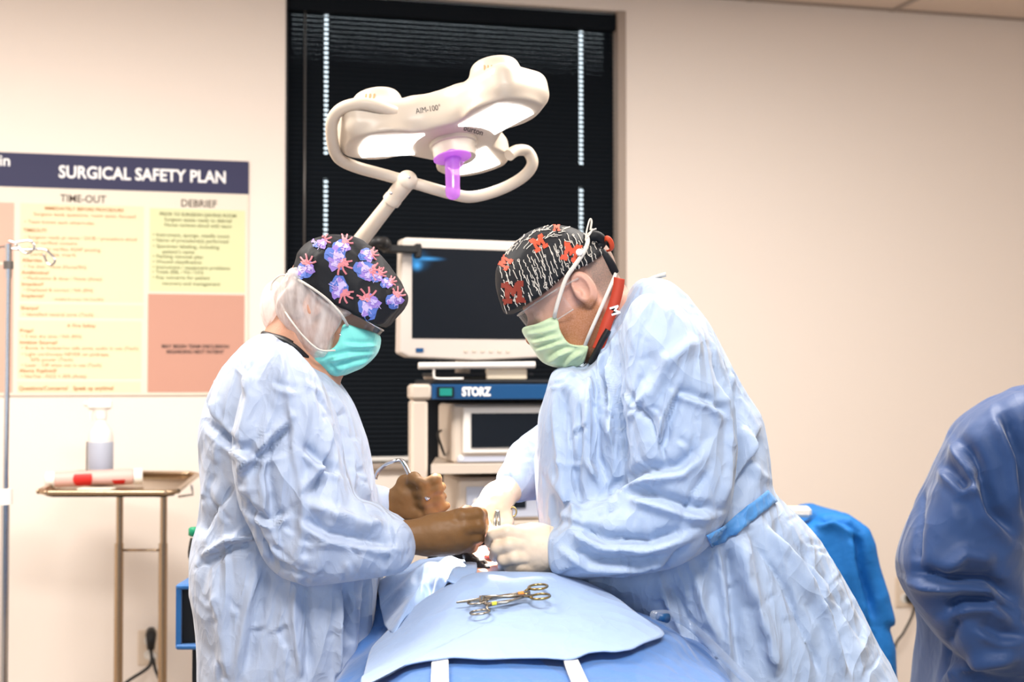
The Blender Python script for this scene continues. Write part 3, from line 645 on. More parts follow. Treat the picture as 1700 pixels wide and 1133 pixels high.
# monitor
mo = thing('monitor', cp(.3, .16, zt1+.012), 'white flat screen medical monitor on top of the cart, screen off', 'monitor')
TMo = math.radians(20); MU = np.array([math.cos(TMo), math.sin(TMo), 0]); MBk = np.array([-math.sin(TMo), math.cos(TMo), 0]); MAX = np.array([MU, MBk, ZU])
mA = W(662, 500, 4.05); mzt = W(660, 394, 4.05)[2]; mzb = W(656, 592, 4.05)[2]; MW = .458; zm = (mzt+mzb)/2; MH = mzt-mzb
def mp(u, v, z): q = mA+MU*u+MBk*v; q[2] = z; return q
prof = []
for u, z in ((.012, 0), (0, .012), (.004, 1), (.016, 1.012)): pass
poly = [mp(.004, 0, mzb+.010), mp(.03, 0, mzb-.002), mp(MW*.5, 0, mzb-.012), mp(MW-.03, 0, mzb-.002), mp(MW-.004, 0, mzb+.01), mp(MW-.01, 0, mzt-.008), mp(MW-.02, 0, mzt), mp(.02, 0, mzt), mp(.01, 0, mzt-.008)]
mb = MB(); mb.prism(poly, MBk*.055); o = mb.build('casing', mat('monitor_plastic', 'c9c0b8', .4), mo)
md = o.modifiers.new('b', 'BEVEL'); md.width = .006; md.segments = 3
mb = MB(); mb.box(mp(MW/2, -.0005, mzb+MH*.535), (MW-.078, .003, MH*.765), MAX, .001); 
ms_ = mat('monitor_screen_painted_glow', (.007, .009, .013), .25, spec=.3); t = NT(ms_); gco = t.n('ShaderNodeTexCoord').outputs['Generated']
def _glow_blob(cx, cz, rx, rz, k):
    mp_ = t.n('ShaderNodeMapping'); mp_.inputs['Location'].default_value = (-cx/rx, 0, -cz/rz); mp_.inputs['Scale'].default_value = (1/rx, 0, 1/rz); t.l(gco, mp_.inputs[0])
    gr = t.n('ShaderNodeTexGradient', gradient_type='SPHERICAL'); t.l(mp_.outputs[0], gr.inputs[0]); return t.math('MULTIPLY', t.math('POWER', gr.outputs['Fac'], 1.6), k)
e_ = t.math('ADD', t.math('ADD', _glow_blob(.02, .86, .16, .16, .35), _glow_blob(.04, .80, .06, .08, .8)), _glow_blob(.13, .88, .16, .035, .8))  # blue reflected flare painted into the switched-off screen as emission
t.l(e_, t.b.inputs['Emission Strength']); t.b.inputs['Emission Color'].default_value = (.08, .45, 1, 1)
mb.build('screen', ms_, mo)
mb = MB(); mb.box(mp(MW/2+.01, .09, zm), (MW*.6, .07, MH*.6), MAX, .01); mb.build('rear_housing', M['white'], mo, True, 40)
mb = MB(); mb.box(mp(.062, -.001, mzb+.018), (.022, .002, .012), MAX); mb.build('badge', M['cartb'], mo)
t = MB(); 
mm = lambda u, z: [[MU[0], 0, -MBk[0], mp(u, -.0015, z)[0]], [MU[1], 0, -MBk[1], mp(u, -.0015, z)[1]], [0, 1, 0, z], [0, 0, 0, 1]]
for k in range(6): MB().box(mp(.2+k*.026, -.001, mzb+.016), (.011, .002, .008), MAX, .0005).build('button', M['cartw'], mo)
mb = MB(); mb.tube([mp(MW/2, .1, zm-.05), mp(MW/2, .12, zt1+.01)], .022, 14); mb.box(mp(MW/2, .12, zt1+.018), (.2, .14, .012), MAX, .004); mb.build('neck', M['cartw'], mo, True, 40)
# keyboard tray bar in front of the stand
kt = thing('keyboard_tray', cp(.2, .02, zt1+.012), 'white tray bar with wire bracket between monitor and blue cart header', 'tray')
mb = MB(); mb.tube([cp(.02, -.0, zc(608)), cp(.36, 0, zc(606))], .0095, 12); mb.build('front_bar', M['white'], kt, True, 40)
mb = MB(); mb.tube(cr([cp(.065, 0, zc(612)), cp(.065, 0, zc(624)), cp(.075, 0, zc(629)), cp(.15, 0, zc(629))], 4), .0035, 8); mb.build('wire_bracket', M['white'], kt, True)
mb = MB(); cbox(mb, .06, .36, .02, .2, zt1+.022, zt1+.032, .002); mb.build('board', M['dark'], kt)
mb = MB(); cbox(mb, .22, .34, .01, .03, zt1+.012, zc(612), .004); mb.build('bracket', M['cream'], kt)
# dark camera clamp at the monitor's upper left corner
ck = thing('camera_clamp', W(672, 425, 3.95), 'black clamp and jointed arm at the upper left monitor corner', 'clamp')
mb = MB(); a = mp(-.045, -.02, W(0, 412, 4)[2]); mb.box(mp(-.0, -.015, W(0, 412, 4)[2]), (.1, .03, .022), MAX, .004); mb.box(mp(.052, -.012, W(0, 412, 4)[2]-.004), (.018, .03, .042), MAX, .004); mb.build('jaw', M['black'], ck)
mb = MB(); mb.tube(cr([mp(-.04, -.015, W(0, 411, 4)[2]), W(640, 404, 3.95), W(622, 402, 3.9), W(610, 420, 3.95)]), .013, 10); mb.sphere(W(637, 405, 3.94), .02); mb.build('arm', M['black'], ck, True)

# ================================================================== SURGICAL LAMP
LY = 2.95; LC = W(752, 236, LY)
_el = math.atan2(LC[2]-CZ, LY)
def _tw(v): v = np.array(v, float); return np.array([v[0], v[1]*math.cos(_el)-v[2]*math.sin(_el), v[1]*math.sin(_el)+v[2]*math.cos(_el)])
E1 = _tw((.951, .303, .05)); E2 = _tw((.26, -.883, .387)); E1 /= np.linalg.norm(E1); E2 -= E1*np.dot(E1, E2); E2 /= np.linalg.norm(E2)
LN = np.cross(E1, E2); LN = LN if LN[2] < 0 else -LN
def lp(x, y, z=0): return LC+E1*x+E2*y-LN*z        # z = height above the underside
LBX, LBY = W(478, 610, 3.75)[:2]
la = thing('surgical_lamp', (LBX, LBY, 0), 'white three pod surgical lamp on tubular yoke above the operating table', 'lamp')
n_ = 0.0036; g = G(np.arange(-.30, .30, n_), np.arange(-.27, .27, n_), np.arange(-.03, .22, n_))
def rbox(x, y, z, cx, cy, ang, hl, hw, z0, z1, r):
    ca, sa = math.cos(ang), math.sin(ang); a = np.abs((x-cx)*ca+(y-cy)*sa)-(hl-r); b_ = np.abs(-(x-cx)*sa+(y-cy)*ca)-(hw-r); c_ = np.abs(z-(z0+z1)/2)-((z1-z0)/2-r)
    return np.sqrt(np.maximum(a, 0)**2+np.maximum(b_, 0)**2+np.maximum(c_, 0)**2)+np.minimum(np.maximum(np.maximum(a, b_), c_), 0)-r
body = np.maximum(np.maximum(np.sqrt(g.X**2+g.Y**2)-.095, g.Z-.07), -g.Z)
ANG = [math.pi, math.radians(60), math.radians(-60)]
for a in ANG:
    body = smin(body, rbox(g.X, g.Y, g.Z, .125*math.cos(a), .125*math.sin(a), a, .108, .074, 0, .08, .03), .035)
    ex, ey = .148*math.cos(a), .148*math.sin(a)
    rr = np.sqrt((g.X-ex)**2+(g.Y-ey)**2); rad = .06-(g.Z-.07)*.30
    body = smin(body, smax(rr-rad, g.Z-.114, .012), .012)
body = smax(body, -g.Z, .006)
V, Q = snet(body, g); V = relax(V, Q, 2)
Vw = LC+V[:, :1]*E1+V[:, 1:2]*E2-V[:, 2:3]*LN
if np.dot(np.cross(E1, E2), -LN) < 0: Q = Q[:, ::-1]
meshobj('housing', Vw, Q, M['lampw'], la)
def lplate(poly, z0, z1, m, nm):
    mb = MB(); mb.prism([lp(x, y, z0) for x, y in poly], -LN*(z1-z0)); return mb.build(nm, m, la)
for a in ANG:
    ca, sa = math.cos(a), math.sin(a); P = []
    for r_, w_ in ((.072, .058), (.195, .058)):
        pass
    pts = [(.072, -.052), (.185, -.052), (.194, -.03), (.198, 0), (.194, .03), (.185, .052), (.072, .052), (.083, .028), (.087, 0), (.083, -.028)]
    P = [(r_*ca-w_*sa, r_*sa+w_*ca) for r_, w_ in pts]
    lplate(P, -.003, .002, M['lens'], 'lens')
mb = MB(); mb.lathe(lp(0, 0, .004), [(0, .05), (.012, .05), (.014, .046), (.03, .045), (.042, .043), (.044, .04)], LN, 40); mb.build('hub', M['lampw'], la, True, 35)
mb = MB(); mb.sphere(lp(.022, .028, -.022), .006); mb.build('latch', M['chrome'], la, True)
hdir = np.array([.02, -.12, -1.]); hdir /= np.linalg.norm(hdir); hb_ = W(751, 262, LY-.07)
mb = MB(); mb.lathe(hb_, [(-.004, .033), (-.001, .039), (.001, .039), (.003, .012)], LN, 36); mb.tube([lp(-.002, 0, -.04), hb_], [.02, .018], 20); h = mb.build('handle_guard', M['purple'], la, True, 40)
mb = MB(); mb.lathe(hb_, [(0, .0165), (.01, .0155), (.06, .0145), (.068, .0155), (.08, .014), (.086, .008), (.088, .001)], hdir, 28); mb.build('sterile_handle', M['purple'], la, True, 40)
def sidetext(mb, body, x0, x1, y0, off):
    pass
# lettering on the front side wall and the hub plate
R1 = np.array(lp(.0, .0, 0)); 
bv = BVHTree.FromPolygons([tuple(v) for v in Vw], [tuple(int(i) for i in q) for q in Q])
def decal(mb, tri_v, tri_f, dirn, off=.0008):
    out = []
    d = Vector(dirn).normalized()
    for p_ in tri_v:
        o_ = Vector(p_)-d*.25; hit = bv.ray_cast(o_, d, .6)[0]
        out.append(np.array(hit if hit else p_)-np.array(d)*off)
    mb.add(out, tri_f)
def dtext(body, px0, px1, py, ang, size_px, name, bold=0):
    t = MB(); sc = LY/F; ca, sa = math.cos(ang), math.sin(ang); o_ = W(px0, py, LY-.05)
    Mx = [[ca, -sa, 0, o_[0]], [0, 0, 1, o_[1]], [sa, ca, 0, o_[2]], [0, 0, 0, 1]]
    t.text(body, Mx, size=size_px*sc, width=(px1-px0)*sc/ca, bold=bold)
    m2 = MB(); v = np.concatenate(t.v); dv = (v-np.array([0, 0, CZ])).mean(0); decal(m2, v, t.f, dv); return m2.build(name, M['textd'], la)
dtext('AIM-100\u00b0', 691, 731, 189, .17, 13, 'model_lettering'); dtext('burton', 769, 800, 216, -.28, 13, 'maker_lettering', .02)
mb = MB()
for px, dy in ((803, 0), (809, 0), (815, 0)):
    v0 = [W(px, 108, LY-.1), W(px+2.2, 108, LY-.1), W(px+2.6, 125, LY-.1), W(px+.4, 125, LY-.1)]; decal(mb, v0, [(0, 1, 2, 3)], (v0[0]-np.array([0, 0, CZ])))
for px in (606, 613, 620):
    v0 = [W(px, 156, LY-.1), W(px+3, 155, LY-.1), W(px+2, 163, LY-.1), W(px-1, 164, LY-.1)]; decal(mb, v0, [(0, 1, 2, 3)], (v0[0]-np.array([0, 0, CZ])))
mb.build('vent', M['orange'] if False else mat('vent_shadow_tan', 'b08a5c', .7), la)
# yoke
yk = [(655, 186, 2.86), (630, 178, 2.84), (600, 172, 2.83), (568, 180, 2.84), (552, 200, 2.86), (552, 235, 2.9), (562, 262, 2.94), (590, 277, 2.99), (640, 291, 3.02), (690, 305, 3.03), (750, 322, 3.04), (785, 327, 3.05), (830, 315, 3.08), (868, 294, 3.1), (884, 272, 3.1), (876, 252, 3.1), (858, 250, 3.08), (845, 258, 3.06)]
mb = MB(); mb.tube(cr([W(*q) for q in yk]), .0125, 16); mb.build('yoke', M['lampw'], la, True, 50)
j = W(676, 300, 3.02); ad = W(600, 398, 3.10)-j; ad /= np.linalg.norm(ad)
mb = MB(); mb.sphere(j, .022, 20, 14); mb.lathe(j, [(0, .02), (.035, .0195), (.05, .019), (.052, .02), (.062, .02), (.064, .017)], ad, 24); jo = mb.build('swivel_joint', M['lampw'], la, True, 45)
mb = MB(); mb.sphere(j+np.array([.006, -.021, .004]), .003); mb.sphere(W(649, 321, 2.985), .0035); mb.build('screw', M['chrome'], jo, True)
end = W(478, 610, 3.75); mb = MB(); mb.tube([j+ad*.05, W(600, 398, 3.10), W(560, 458, 3.2), end], [.0155, .0175, .0175, .0175], 20); mb.build('arm', M['lampw'], la, True, 40)
mb = MB(); mb.tube([(LBX, LBY, .1), end+np.array([0, 0, .03])], .02, 18); mb.build('post', M['lampw'], la, True, 40)
mb = MB()
for k in range(5):
    a = 2*math.pi*k/5; mb.tube([(LBX, LBY, .1), (LBX+.3*math.cos(a), LBY+.3*math.sin(a), .06)], [.025, .018], 12)
mb.build('base', M['lampw'], la, True, 40)
for k in range(5):
    a = 2*math.pi*k/5; MB().lathe((LBX+.3*math.cos(a)-.01, LBY+.3*math.sin(a), .028), [(0, .023), (.003, .028), (.017, .028), (.02, .023)], (1, 0, 0), 14).build('caster', M['black'], la, True, 40)
sp = bpy.data.lights.new('surgical_lamp_beam', 'SPOT'); sp.energy = 750; sp.color = (1, .93, .82); sp.spot_size = math.radians(15); sp.spot_blend = .9; sp.shadow_soft_size = .07
so = bpy.data.objects.new('surgical_lamp_beam', sp); COL.objects.link(so); so.location = tuple(lp(0, 0, -.16)); tg = W(815, 900, 2.58); so.rotation_euler = (Vector(tg)-so.location).to_track_quat('-Z', 'Y').to_euler()

# ================================================================== OPERATING TABLE, PATIENT, DRAPES
ctl = [(790, 948, 2.5), (850, 955, 2.5), (900, 957, 2.5), (960, 968, 2.5), (1030, 1003, 2.45), (1105, 1055, 2.3), (1200, 1125, 2.3), (850, 1092, 2.14), (720, 1096, 2.14), (650, 1113, 2.18), (600, 1133, 2.25), (950, 1094, 2.14), (1030, 1080, 2.18), (800, 1020, 2.3), (900, 1020, 2.3), (700, 1010, 2.42), (650, 1060, 2.38), (760, 945, 2.6), (700, 930, 2.66), (640, 975, 2.6), (625, 1060, 2.5), (880, 955, 2.62), (960, 985, 2.65), (700, 945, 2.8), (880, 945, 2.8)]
K = np.array([W(*c) for c in ctl]); K = np.concatenate([K, [[x, y, .885] for x in (-.28, 0, .3) for y in (1.75, 1.3, 1.0)], [[x, 3.1, .93] for x in (-.2, .2)]])
def tps(r2): return .5*r2*np.log(r2+1e-12)
n = len(K); r2 = ((K[:, None, :2]-K[None, :, :2])**2).sum(-1); A_ = np.zeros((n+3, n+3)); A_[:n, :n] = tps(r2)+np.eye(n)*2e-3; A_[:n, n] = 1; A_[:n, n+1:] = K[:, :2]; A_[n, :n] = 1; A_[n+1:, :n] = K[:, :2].T
wt = np.linalg.solve(A_, np.r_[K[:, 2], 0, 0, 0])
def hz(x, y):
    sh = x.shape; P = np.c_[x.ravel(), y.ravel()]; r2 = ((P[:, None]-K[None, :, :2])**2).sum(-1)
    return (tps(r2)@wt[:n]+wt[n]+P@wt[n+1:]).reshape(sh)
BX, BY, HX, HY = .03, 1.98, .36, .98
def drape_grid(na, nr):
    P = []; rows = []
    for i in range(nr+1):
        r = 1.35*(i/nr)**.9
        a = np.linspace(0, 2*math.pi, na, endpoint=False); e = .62
        cx = np.sign(np.cos(a))*np.abs(np.cos(a))**e; cy = np.sign(np.sin(a))*np.abs(np.sin(a))**e
        rr = min(r, 1.0); x = BX+HX*cx*rr; y = BY+HY*cy*rr; z = hz(x, y)
        edge = np.clip((rr-.86)/.14, 0, 1); z = z-.05*edge**2
        if r > 1:
            d = (r-1)/.35; fold = 1+.05*np.sin(a*26+3*np.sin(a*5))*d; x = BX+HX*cx*(1+.09*d)*fold; y = BY+HY*cy*(1+.03*d)*fold; z = z-d*.5
        rows.append(np.stack([x, y, z], 1))
    return rows
rows = drape_grid(420, 150); V = np.concatenate(rows); na = 420
Q = np.array([(i*na+k, i*na+(k+1) % na, (i+1)*na+(k+1) % na, (i+1)*na+k) for i in range(150) for k in range(na)])
N = vnorm(V, Q); N[:na] = (0, 0, 1)
V = crumple(V, N, .004, 9, 3.3)
V = strokes(V, N, [([(640, 1050), (690, 1000), (760, 950)], 14, 10, 'r'), ([(660, 1000), (720, 960), (760, 935)], 10, 8, 's'), ([(1040, 1020), (1110, 1080), (1170, 1133)], 14, 10, 'r'), ([(1080, 1015), (1150, 1060), (1220, 1133)], 12, 9, 's')])
wc = W(805, 930, 2.58)
dist = np.hypot((V[:, 0]-wc[0])/.055, (V[:, 1]-wc[1])/.05)
V[:, 2] -= .035*np.exp(-dist**4)
rebase(tag(meshobj('surgical_drape', V, Q, M['drapeb']), 'large blue surgical drape covering the patient and table, white tapes on it', 'drape'))
# upper pale sheet with its own outline
out_px = [(768, 962), (800, 952), (850, 952), (900, 953), (960, 962), (1010, 985), (1060, 1022), (1103, 1053), (1060, 1072), (1030, 1082), (985, 1086), (950, 1094), (900, 1093), (850, 1090), (800, 1094), (745, 1092), (715, 1097), (670, 1106), (640, 1120), (600, 1140), (612, 1090), (640, 1050), (680, 1015), (730, 980)]
def hit_drape(px, py, lift):
    d = W(px, py, 1.0)-np.array([0, 0, CZ]); ys = np.linspace(1.9, 2.75, 400); P = np.array([0, 0, CZ])+d[None, :]*ys[:, None]
    gap = P[:, 2]-(hz(P[:, 0], P[:, 1])+lift); i = np.argmax(gap < 0) if (gap < 0).any() else int(np.argmin(np.abs(gap)))
    return P[i]
OP = np.array([hit_drape(a, b_, .012)[:2] for a, b_ in out_px])
xs = np.arange(OP[:, 0].min()-.02, OP[:, 0].max()+.02, .0045); ys = np.arange(OP[:, 1].min()-.02, OP[:, 1].max()+.02, .0045)
OPs = np.array(cr([tuple(p)+(0,) for p in OP], 5, True))[:, :2]
def inpoly(x, y, P):
    r = np.zeros(x.shape, bool)
    for i in range(len(P)):
        a, b_ = P[i], P[(i+1) % len(P)]; c1 = (a[1] > y) != (b_[1] > y); xi = a[0]+(y-a[1])*(b_[0]-a[0])/(b_[1]-a[1]+1e-12); r ^= c1 & (x < xi)
    return r
cen = OP.mean(0); na = len(OPs); nr = 46; P = []
for i in range(nr+1):
    q = cen+(OPs-cen)*(i/nr); z = hz(q[:, 0], q[:, 1])+.012; P.append(np.c_[q, z])
V = np.concatenate(P); N = np.tile([0, 0, 1.], (len(V), 1)); V = crumple(V, N, .0035, 8, 1.3)
last = V[-na:].copy(); last2 = last-np.array([0, 0, .008]); bot = V.copy(); bot[:, 2] -= .0022
Q = [(i*na+k, i*na+(k+1) % na, (i+1)*na+(k+1) % na, (i+1)*na+k) for i in range(nr) for k in range(na)]
m_ = len(V); Q += [(m_+i*na+k, m_+(i+1)*na+k, m_+(i+1)*na+(k+1) % na, m_+i*na+(k+1) % na) for i in range(nr) for k in range(na)]
Q += [(nr*na+k, nr*na+(k+1) % na, m_+nr*na+(k+1) % na, m_+nr*na+k) for k in range(na)]
rebase(tag(meshobj('fenestrated_sheet', np.concatenate([V, bot]), np.array(Q), M['drapel']), 'pale blue paper sheet over the blue drape, clamps resting on it', 'sheet'))
# side drape running up to the wound on the left
def surfpatch(name, outline, lift, material, label, cat, amp=.004, sc=10, stro=(), bulge=0, nr=30):
    O = np.array([hit_drape(a, b_, lift) for a, b_ in outline]); O = np.array(cr(list(O), 6, True)); c = O.mean(0); na = len(O); P = []
    for i in range(nr+1):
        t = i/nr; q = c+(O-c)*t; z = hz(q[:, 0], q[:, 1])+lift+bulge*(1-t*t); q = np.c_[q[:, :2], z]; P.append(q)
    V = np.concatenate(P); N = np.tile([0, -.2, .98], (len(V), 1)); V = crumple(V, N, amp, sc, 4.4); V = strokes(V, N, list(stro))
    bot = V-np.array([0, 0, .003]); m_ = len(V)
    Q = [(i*na+k, i*na+(k+1) % na, (i+1)*na+(k+1) % na, (i+1)*na+k) for i in range(nr) for k in range(na)]
    Q += [(m_+i*na+k, m_+(i+1)*na+k, m_+(i+1)*na+(k+1) % na, m_+i*na+(k+1) % na) for i in range(nr) for k in range(na)]
    Q += [(nr*na+k, nr*na+(k+1) % na, m_+nr*na+(k+1) % na, m_+nr*na+k) for k in range(na)]
    return rebase(tag(meshobj(name, np.concatenate([V, bot]), np.array(Q), material), label, cat))
surfpatch('side_drape', [(632, 962), (690, 935), (740, 925), (785, 935), (790, 952), (765, 968), (720, 985), (680, 1018), (652, 1052), (636, 1030), (630, 1000)], .012, M['drapel'], 'crumpled pale drape rising to the wound beside left surgeon', 'drape', .006, 14,
          [([(690, 1010), (705, 980), (722, 960)], 9, 22, 'v'), ([(715, 1000), (740, 965), (752, 940)], 8, 10, 's'), ([(650, 1010), (690, 960), (730, 935)], 10, 8, 'r')], .014)
for pts, lab in (([(717, 1098), (744, 1096), (745, 1150), (715, 1150)], 'left strip of white tape on the blue drape below pale sheet'), ([(934, 1093), (957, 1092), (984, 1150), (956, 1150)], 'right strip of white tape on the blue drape below pale sheet')):
    O = [hit_drape(a, b_, .007) for a, b_ in pts]; P = []
    for i in range(9):
        l_ = O[0]+(O[3]-O[0])*i/8; r_ = O[1]+(O[2]-O[1])*i/8
        for q in (l_, r_): P.append((q[0], q[1], hz(np.array([q[0]]), np.array([q[1]]))[0]+.0085))
    mb = MB(); mb.add(P, [(2*i, 2*i+1, 2*i+3, 2*i+2) for i in range(8)]); mb.add(np.array(P)-[0, 0, .004], [(2*i, 2*i+2, 2*i+3, 2*i+1) for i in range(8)])
    rebase(tag(mb.build('tape_strip', M['tape']), lab, 'tape', 'white tapes on the drape'))
ot = thing('operating_table', (.03, 1.98, 0), 'padded operating table carrying the patient beneath the blue drapes', 'table')
MB().box((.03, 1.98, .68), (.5, 1.8, .06), bev=.02).build('mattress', M['black'], ot, True, 40); MB().box((.03, 1.98, .63), (.52, 1.84, .035), bev=.01).build('table_top', M['steel'], ot)
MB().box((.03, 1.98, .34), (.2, .3, .56), bev=.02).build('column', M['steel'], ot); MB().box((.03, 1.98, .05), (.45, 1.1, .1), bev=.03).build('base', M['dark'], ot)
# patient: one body lying on the table, head at the far end
g = G(axisc(-.3, .36, .014, (-.13, .09), .005), axisc(1.05, 2.78, .016, (2.45, 2.72), .005), axisc(.68, 1.06, .01, (.9, 1.03), .005))
hd = np.array([wc[0]+.0, 2.60, .925]); f = g.ell(hd, (.078, .10, .088))
f = smin(f, g.ell((hd[0], 2.54, .955), (.05, .06, .048)), .03); f = smin(f, g.rc((hd[0], 2.52, .88), (.01, 2.42, .86), .055, .06), .03)
f = smin(f, g.rc((-.09, 2.33, .81), (.13, 2.33, .81), .062, .062), .04); f = smin(f, g.rc((-.04, 2.25, .80), (-.03, 1.85, .79), .07, .06), .04); f = smin(f, g.rc((.08, 2.25, .80), (.09, 1.85, .79), .07, .06), .04)
for sx_ in (-1, 1):
    f = smin(f, g.rc((.03+sx_*.08, 1.85, .785), (.03+sx_*.09, 1.45, .775), .06, .05), .03); f = smin(f, g.rc((.03+sx_*.09, 1.45, .775), (.03+sx_*.09, 1.12, .77), .05, .035), .02)
    f = smin(f, g.rc((.02+sx_*.17, 2.3, .80), (.02+sx_*.21, 2.0, .77), .042, .036), .02); f = smin(f, g.rc((.02+sx_*.21, 2.0, .77), (.02+sx_*.19, 1.75, .76), .035, .025), .02)
V, Q = snet(f, g); V = relax(V, Q, 1)
pat = tag(meshobj('person', V, Q, M['skinp']), 'person lying under blue drapes with only skin and dark hair showing at wound', 'person'); 
g = G(np.arange(-.22, .12, .004), np.arange(2.42, 2.75, .004), np.arange(.9, 1.07, .004))
hc = [(777, 925), (790, 937), (803, 945), (815, 950), (826, 953)]
f = None
for (a, b_), r_ in zip(hc, (.010, .016, .017, .014, .008)):
    e = g.ell(W(a, b_, 2.53), (r_, r_, r_*.8)); f = e if f is None else smin(f, e, .01)
V, Q = snet(f, g); N = vnorm(V, Q); V = V+N*(vn(V*160)*.0022)[:, None]; meshobj('hair', V, Q, M['hair'], pat)
g = G(np.arange(-.16, .06, .0035), np.arange(2.42, 2.75, .0035), np.arange(.92, 1.08, .0035))
f = g.ell(W(835, 940, 2.56), (.045, .05, .022)); f = smin(f, g.ell(W(812, 925, 2.6), (.04, .03, .02)), .012); f = smin(f, g.ell(W(790, 952, 2.52), (.03, .02, .012)), .01)
V, Q = snet(f, g); N = vnorm(V, Q); V = V+N*(vn(V*90)*.002)[:, None]; meshobj('exposed_skin', V, Q, M['skinp'], pat)
mb = MB(); mb.tube(cr([W(806, 925, 2.55), W(818, 929, 2.53), W(828, 937, 2.53), W(836, 946, 2.53)]), [.003]+[.005]*17+[.003], 10); mb.build('incision', M['wound'], pat, True)

# ================================================================== PEOPLE
def headR(face, roll=0):
    f = np.array(face, float); f /= np.linalg.norm(f); y = np.array([0, 1., 0]); y -= f*np.dot(y, f); y /= np.linalg.norm(y)
    u = np.cross(f, y); 
    if u[2] < 0: u = -u
    l = np.cross(u, f); return np.array([f, l, u])
def head_sdf(g, c, R, s=1.0):
    """head: R rows forward/left/up"""
    def L(x, y, z): return c+R.T@(np.array([x, y, z])*s)
    E = lambda p, r: g.ell(L(*p), np.array(r)*s, R)
    f = E((-.004, 0, .02), (.096, .074, .088)); f = smin(f, E((.03, 0, -.045), (.06, .057, .072)), .03)
    f = smin(f, g.rc(L(.03, 0, -.09), L(.07, 0, -.102), .036*s, .022*s), .02)
    for k in (-1, 1): f = smin(f, g.rc(L(-.01, .055*k, -.055), L(.045, .035*k, -.095), .02*s, .02*s), .02)
    f = smin(f, g.rc(L(.082, -.03, .008), L(.082, .03, .008), .013*s, .013*s), .012)
    for k in (-1, 1):
        f = smax(f, -E((.097, .03*k, -.012), (.016, .017, .011)), .01); f = smin(f, E((.077, .03*k, -.014), (.013, .014, .012)), .003)
        f = smin(f, E((.07, .04*k, -.045), (.02, .02, .018)), .02)
    f = smin(f, g.rc(L(.09, 0, -.008), L(.112, 0, -.043), .007*s, .012*s), .008)
    for k in (-1, 1): f = smin(f, E((.1, .011*k, -.05), (.012, .008, .007)), .005)
    f = smin(f, g.rc(L(.088, -.018, -.072), L(.088, .018, -.072), .008*s, .008*s), .006); f = smax(f, -g.rc(L(.1, -.02, -.074), L(.1, .02, -.074), .0022*s, .0022*s), .002)
    for k in (-1, 1):  # ears
        e = E((-.012, .081*k, -.016), (.021, .010, .034)); e = smax(e, -E((-.007, .091*k, -.012), (.013, .011, .024)), .001); e = smin(e, E((.0, .082*k, -.02), (.004, .005, .007)), .003); f = smin(f, e, .006); f = smin(f, E((.004, .078*k, -.022), (.005, .005, .008)), .003)
        f = smin(f, E((-.006, .077*k, -.045), (.008, .006, .009)), .004)
    return f, L
def polyobj(name, px, Yc, Wd, R, res, material, parent, fn=None, pad=.03, holes=None, dark=0):
    P2 = np.array(w2(px, Yc)); g = G(np.arange(P2[:, 0].min()-pad, P2[:, 0].max()+pad, res), np.arange(Yc-Wd-pad, Yc+Wd+pad, res), np.arange(P2[:, 1].min()-pad, P2[:, 1].max()+pad, res))
    f = g.poly(P2, Yc, Wd, R)
    if fn: f = fn(g, f)
    V, Q = snet(f, g); V = relax(V, Q, 3); return V, Q
def clipobj(big, clip, Yc, Wd, R, res, pad=.02, rnd=.004):
    """rounded solid cut by the garment's own outline, so its open edge stays as wide as the head"""
    C2 = np.array(w2(clip, Yc)); g = G(np.arange(C2[:, 0].min()-pad, C2[:, 0].max()+pad, res), np.arange(Yc-Wd-pad, Yc+Wd+pad, res), np.arange(C2[:, 1].min()-pad, C2[:, 1].max()+pad, res))
    f = smax(g.poly(w2(big, Yc), Yc, Wd, R), g.poly(C2, Yc, 1.0, .002), rnd); V, Q = snet(f, g); return relax(V, Q, 2), Q
def smoothpx(p, k=4): return [tuple(q[:2]) for q in cr([(a, b_, 0) for a, b_ in p], k, True)]
def chain(g, f, pts, k=.006):
    P = [(W(a, b_, Y_), r_*Y_/F) for a, b_, Y_, r_ in pts]
    for (a, ra), (b_, rb) in zip(P[:-1], P[1:]):
        e = g.rc(a, b_, ra, rb); f = e if f is None else smin(f, e, k)
    return f
def handobj(name, chains, res, material, parent, k=.004, extra=None):
    A = np.array([np.r_[W(a, b_, Y_), r_*Y_/F] for c in chains for a, b_, Y_, r_ in c['p']]); lo = (A[:, :3]-A[:, 3:]).min(0)-.012; hi = (A[:, :3]+A[:, 3:]).max(0)+.012
    g = G(*[np.arange(lo[i], hi[i], res) for i in range(3)]); f = None
    for c in chains:
        e = chain(g, None, c['p'], c.get('s', .008)); f = e if f is None else smin(f, e, c.get('k', k))
    V, Q = snet(f, g); V = relax(V, Q, 2, .4)
    N = vnorm(V, Q); V = V+N*(vn(V*55)*.0011+vn(V*130)*.0004)[:, None]
    return meshobj(name, V, Q, material, parent)
def surface_hit(bv, o_, d_):
    h = bv.ray_cast(Vector(o_), Vector(d_).normalized(), 3.0); return (np.array(h[0]), np.array(h[1])) if h[0] else None
def stick(px, py, bv, lift=.001):
    d = W(px, py, 1.0)-np.array([0, 0, CZ]); h = surface_hit(bv, (0, 0, CZ), d)
    if h is None: return None
    n = h[1] if np.dot(h[1], d) < 0 else -h[1]; return h[0]+n*lift
def sticktube(mb, pts, bv, r, lift=.001, k=6, n=6, flat=1.0):
    P = [stick(a, b_, bv, lift) for a, b_ in [q[:2] for q in cr([(a, b_, 0) for a, b_ in pts], k)]]; P = [p for p in P if p is not None]
    if len(P) > 1: mb.tube(P, r, n, flat=flat)
def bvh(V, Q): return BVHTree.FromPolygons([tuple(v) for v in V], [tuple(int(i) for i in q) for q in Q])

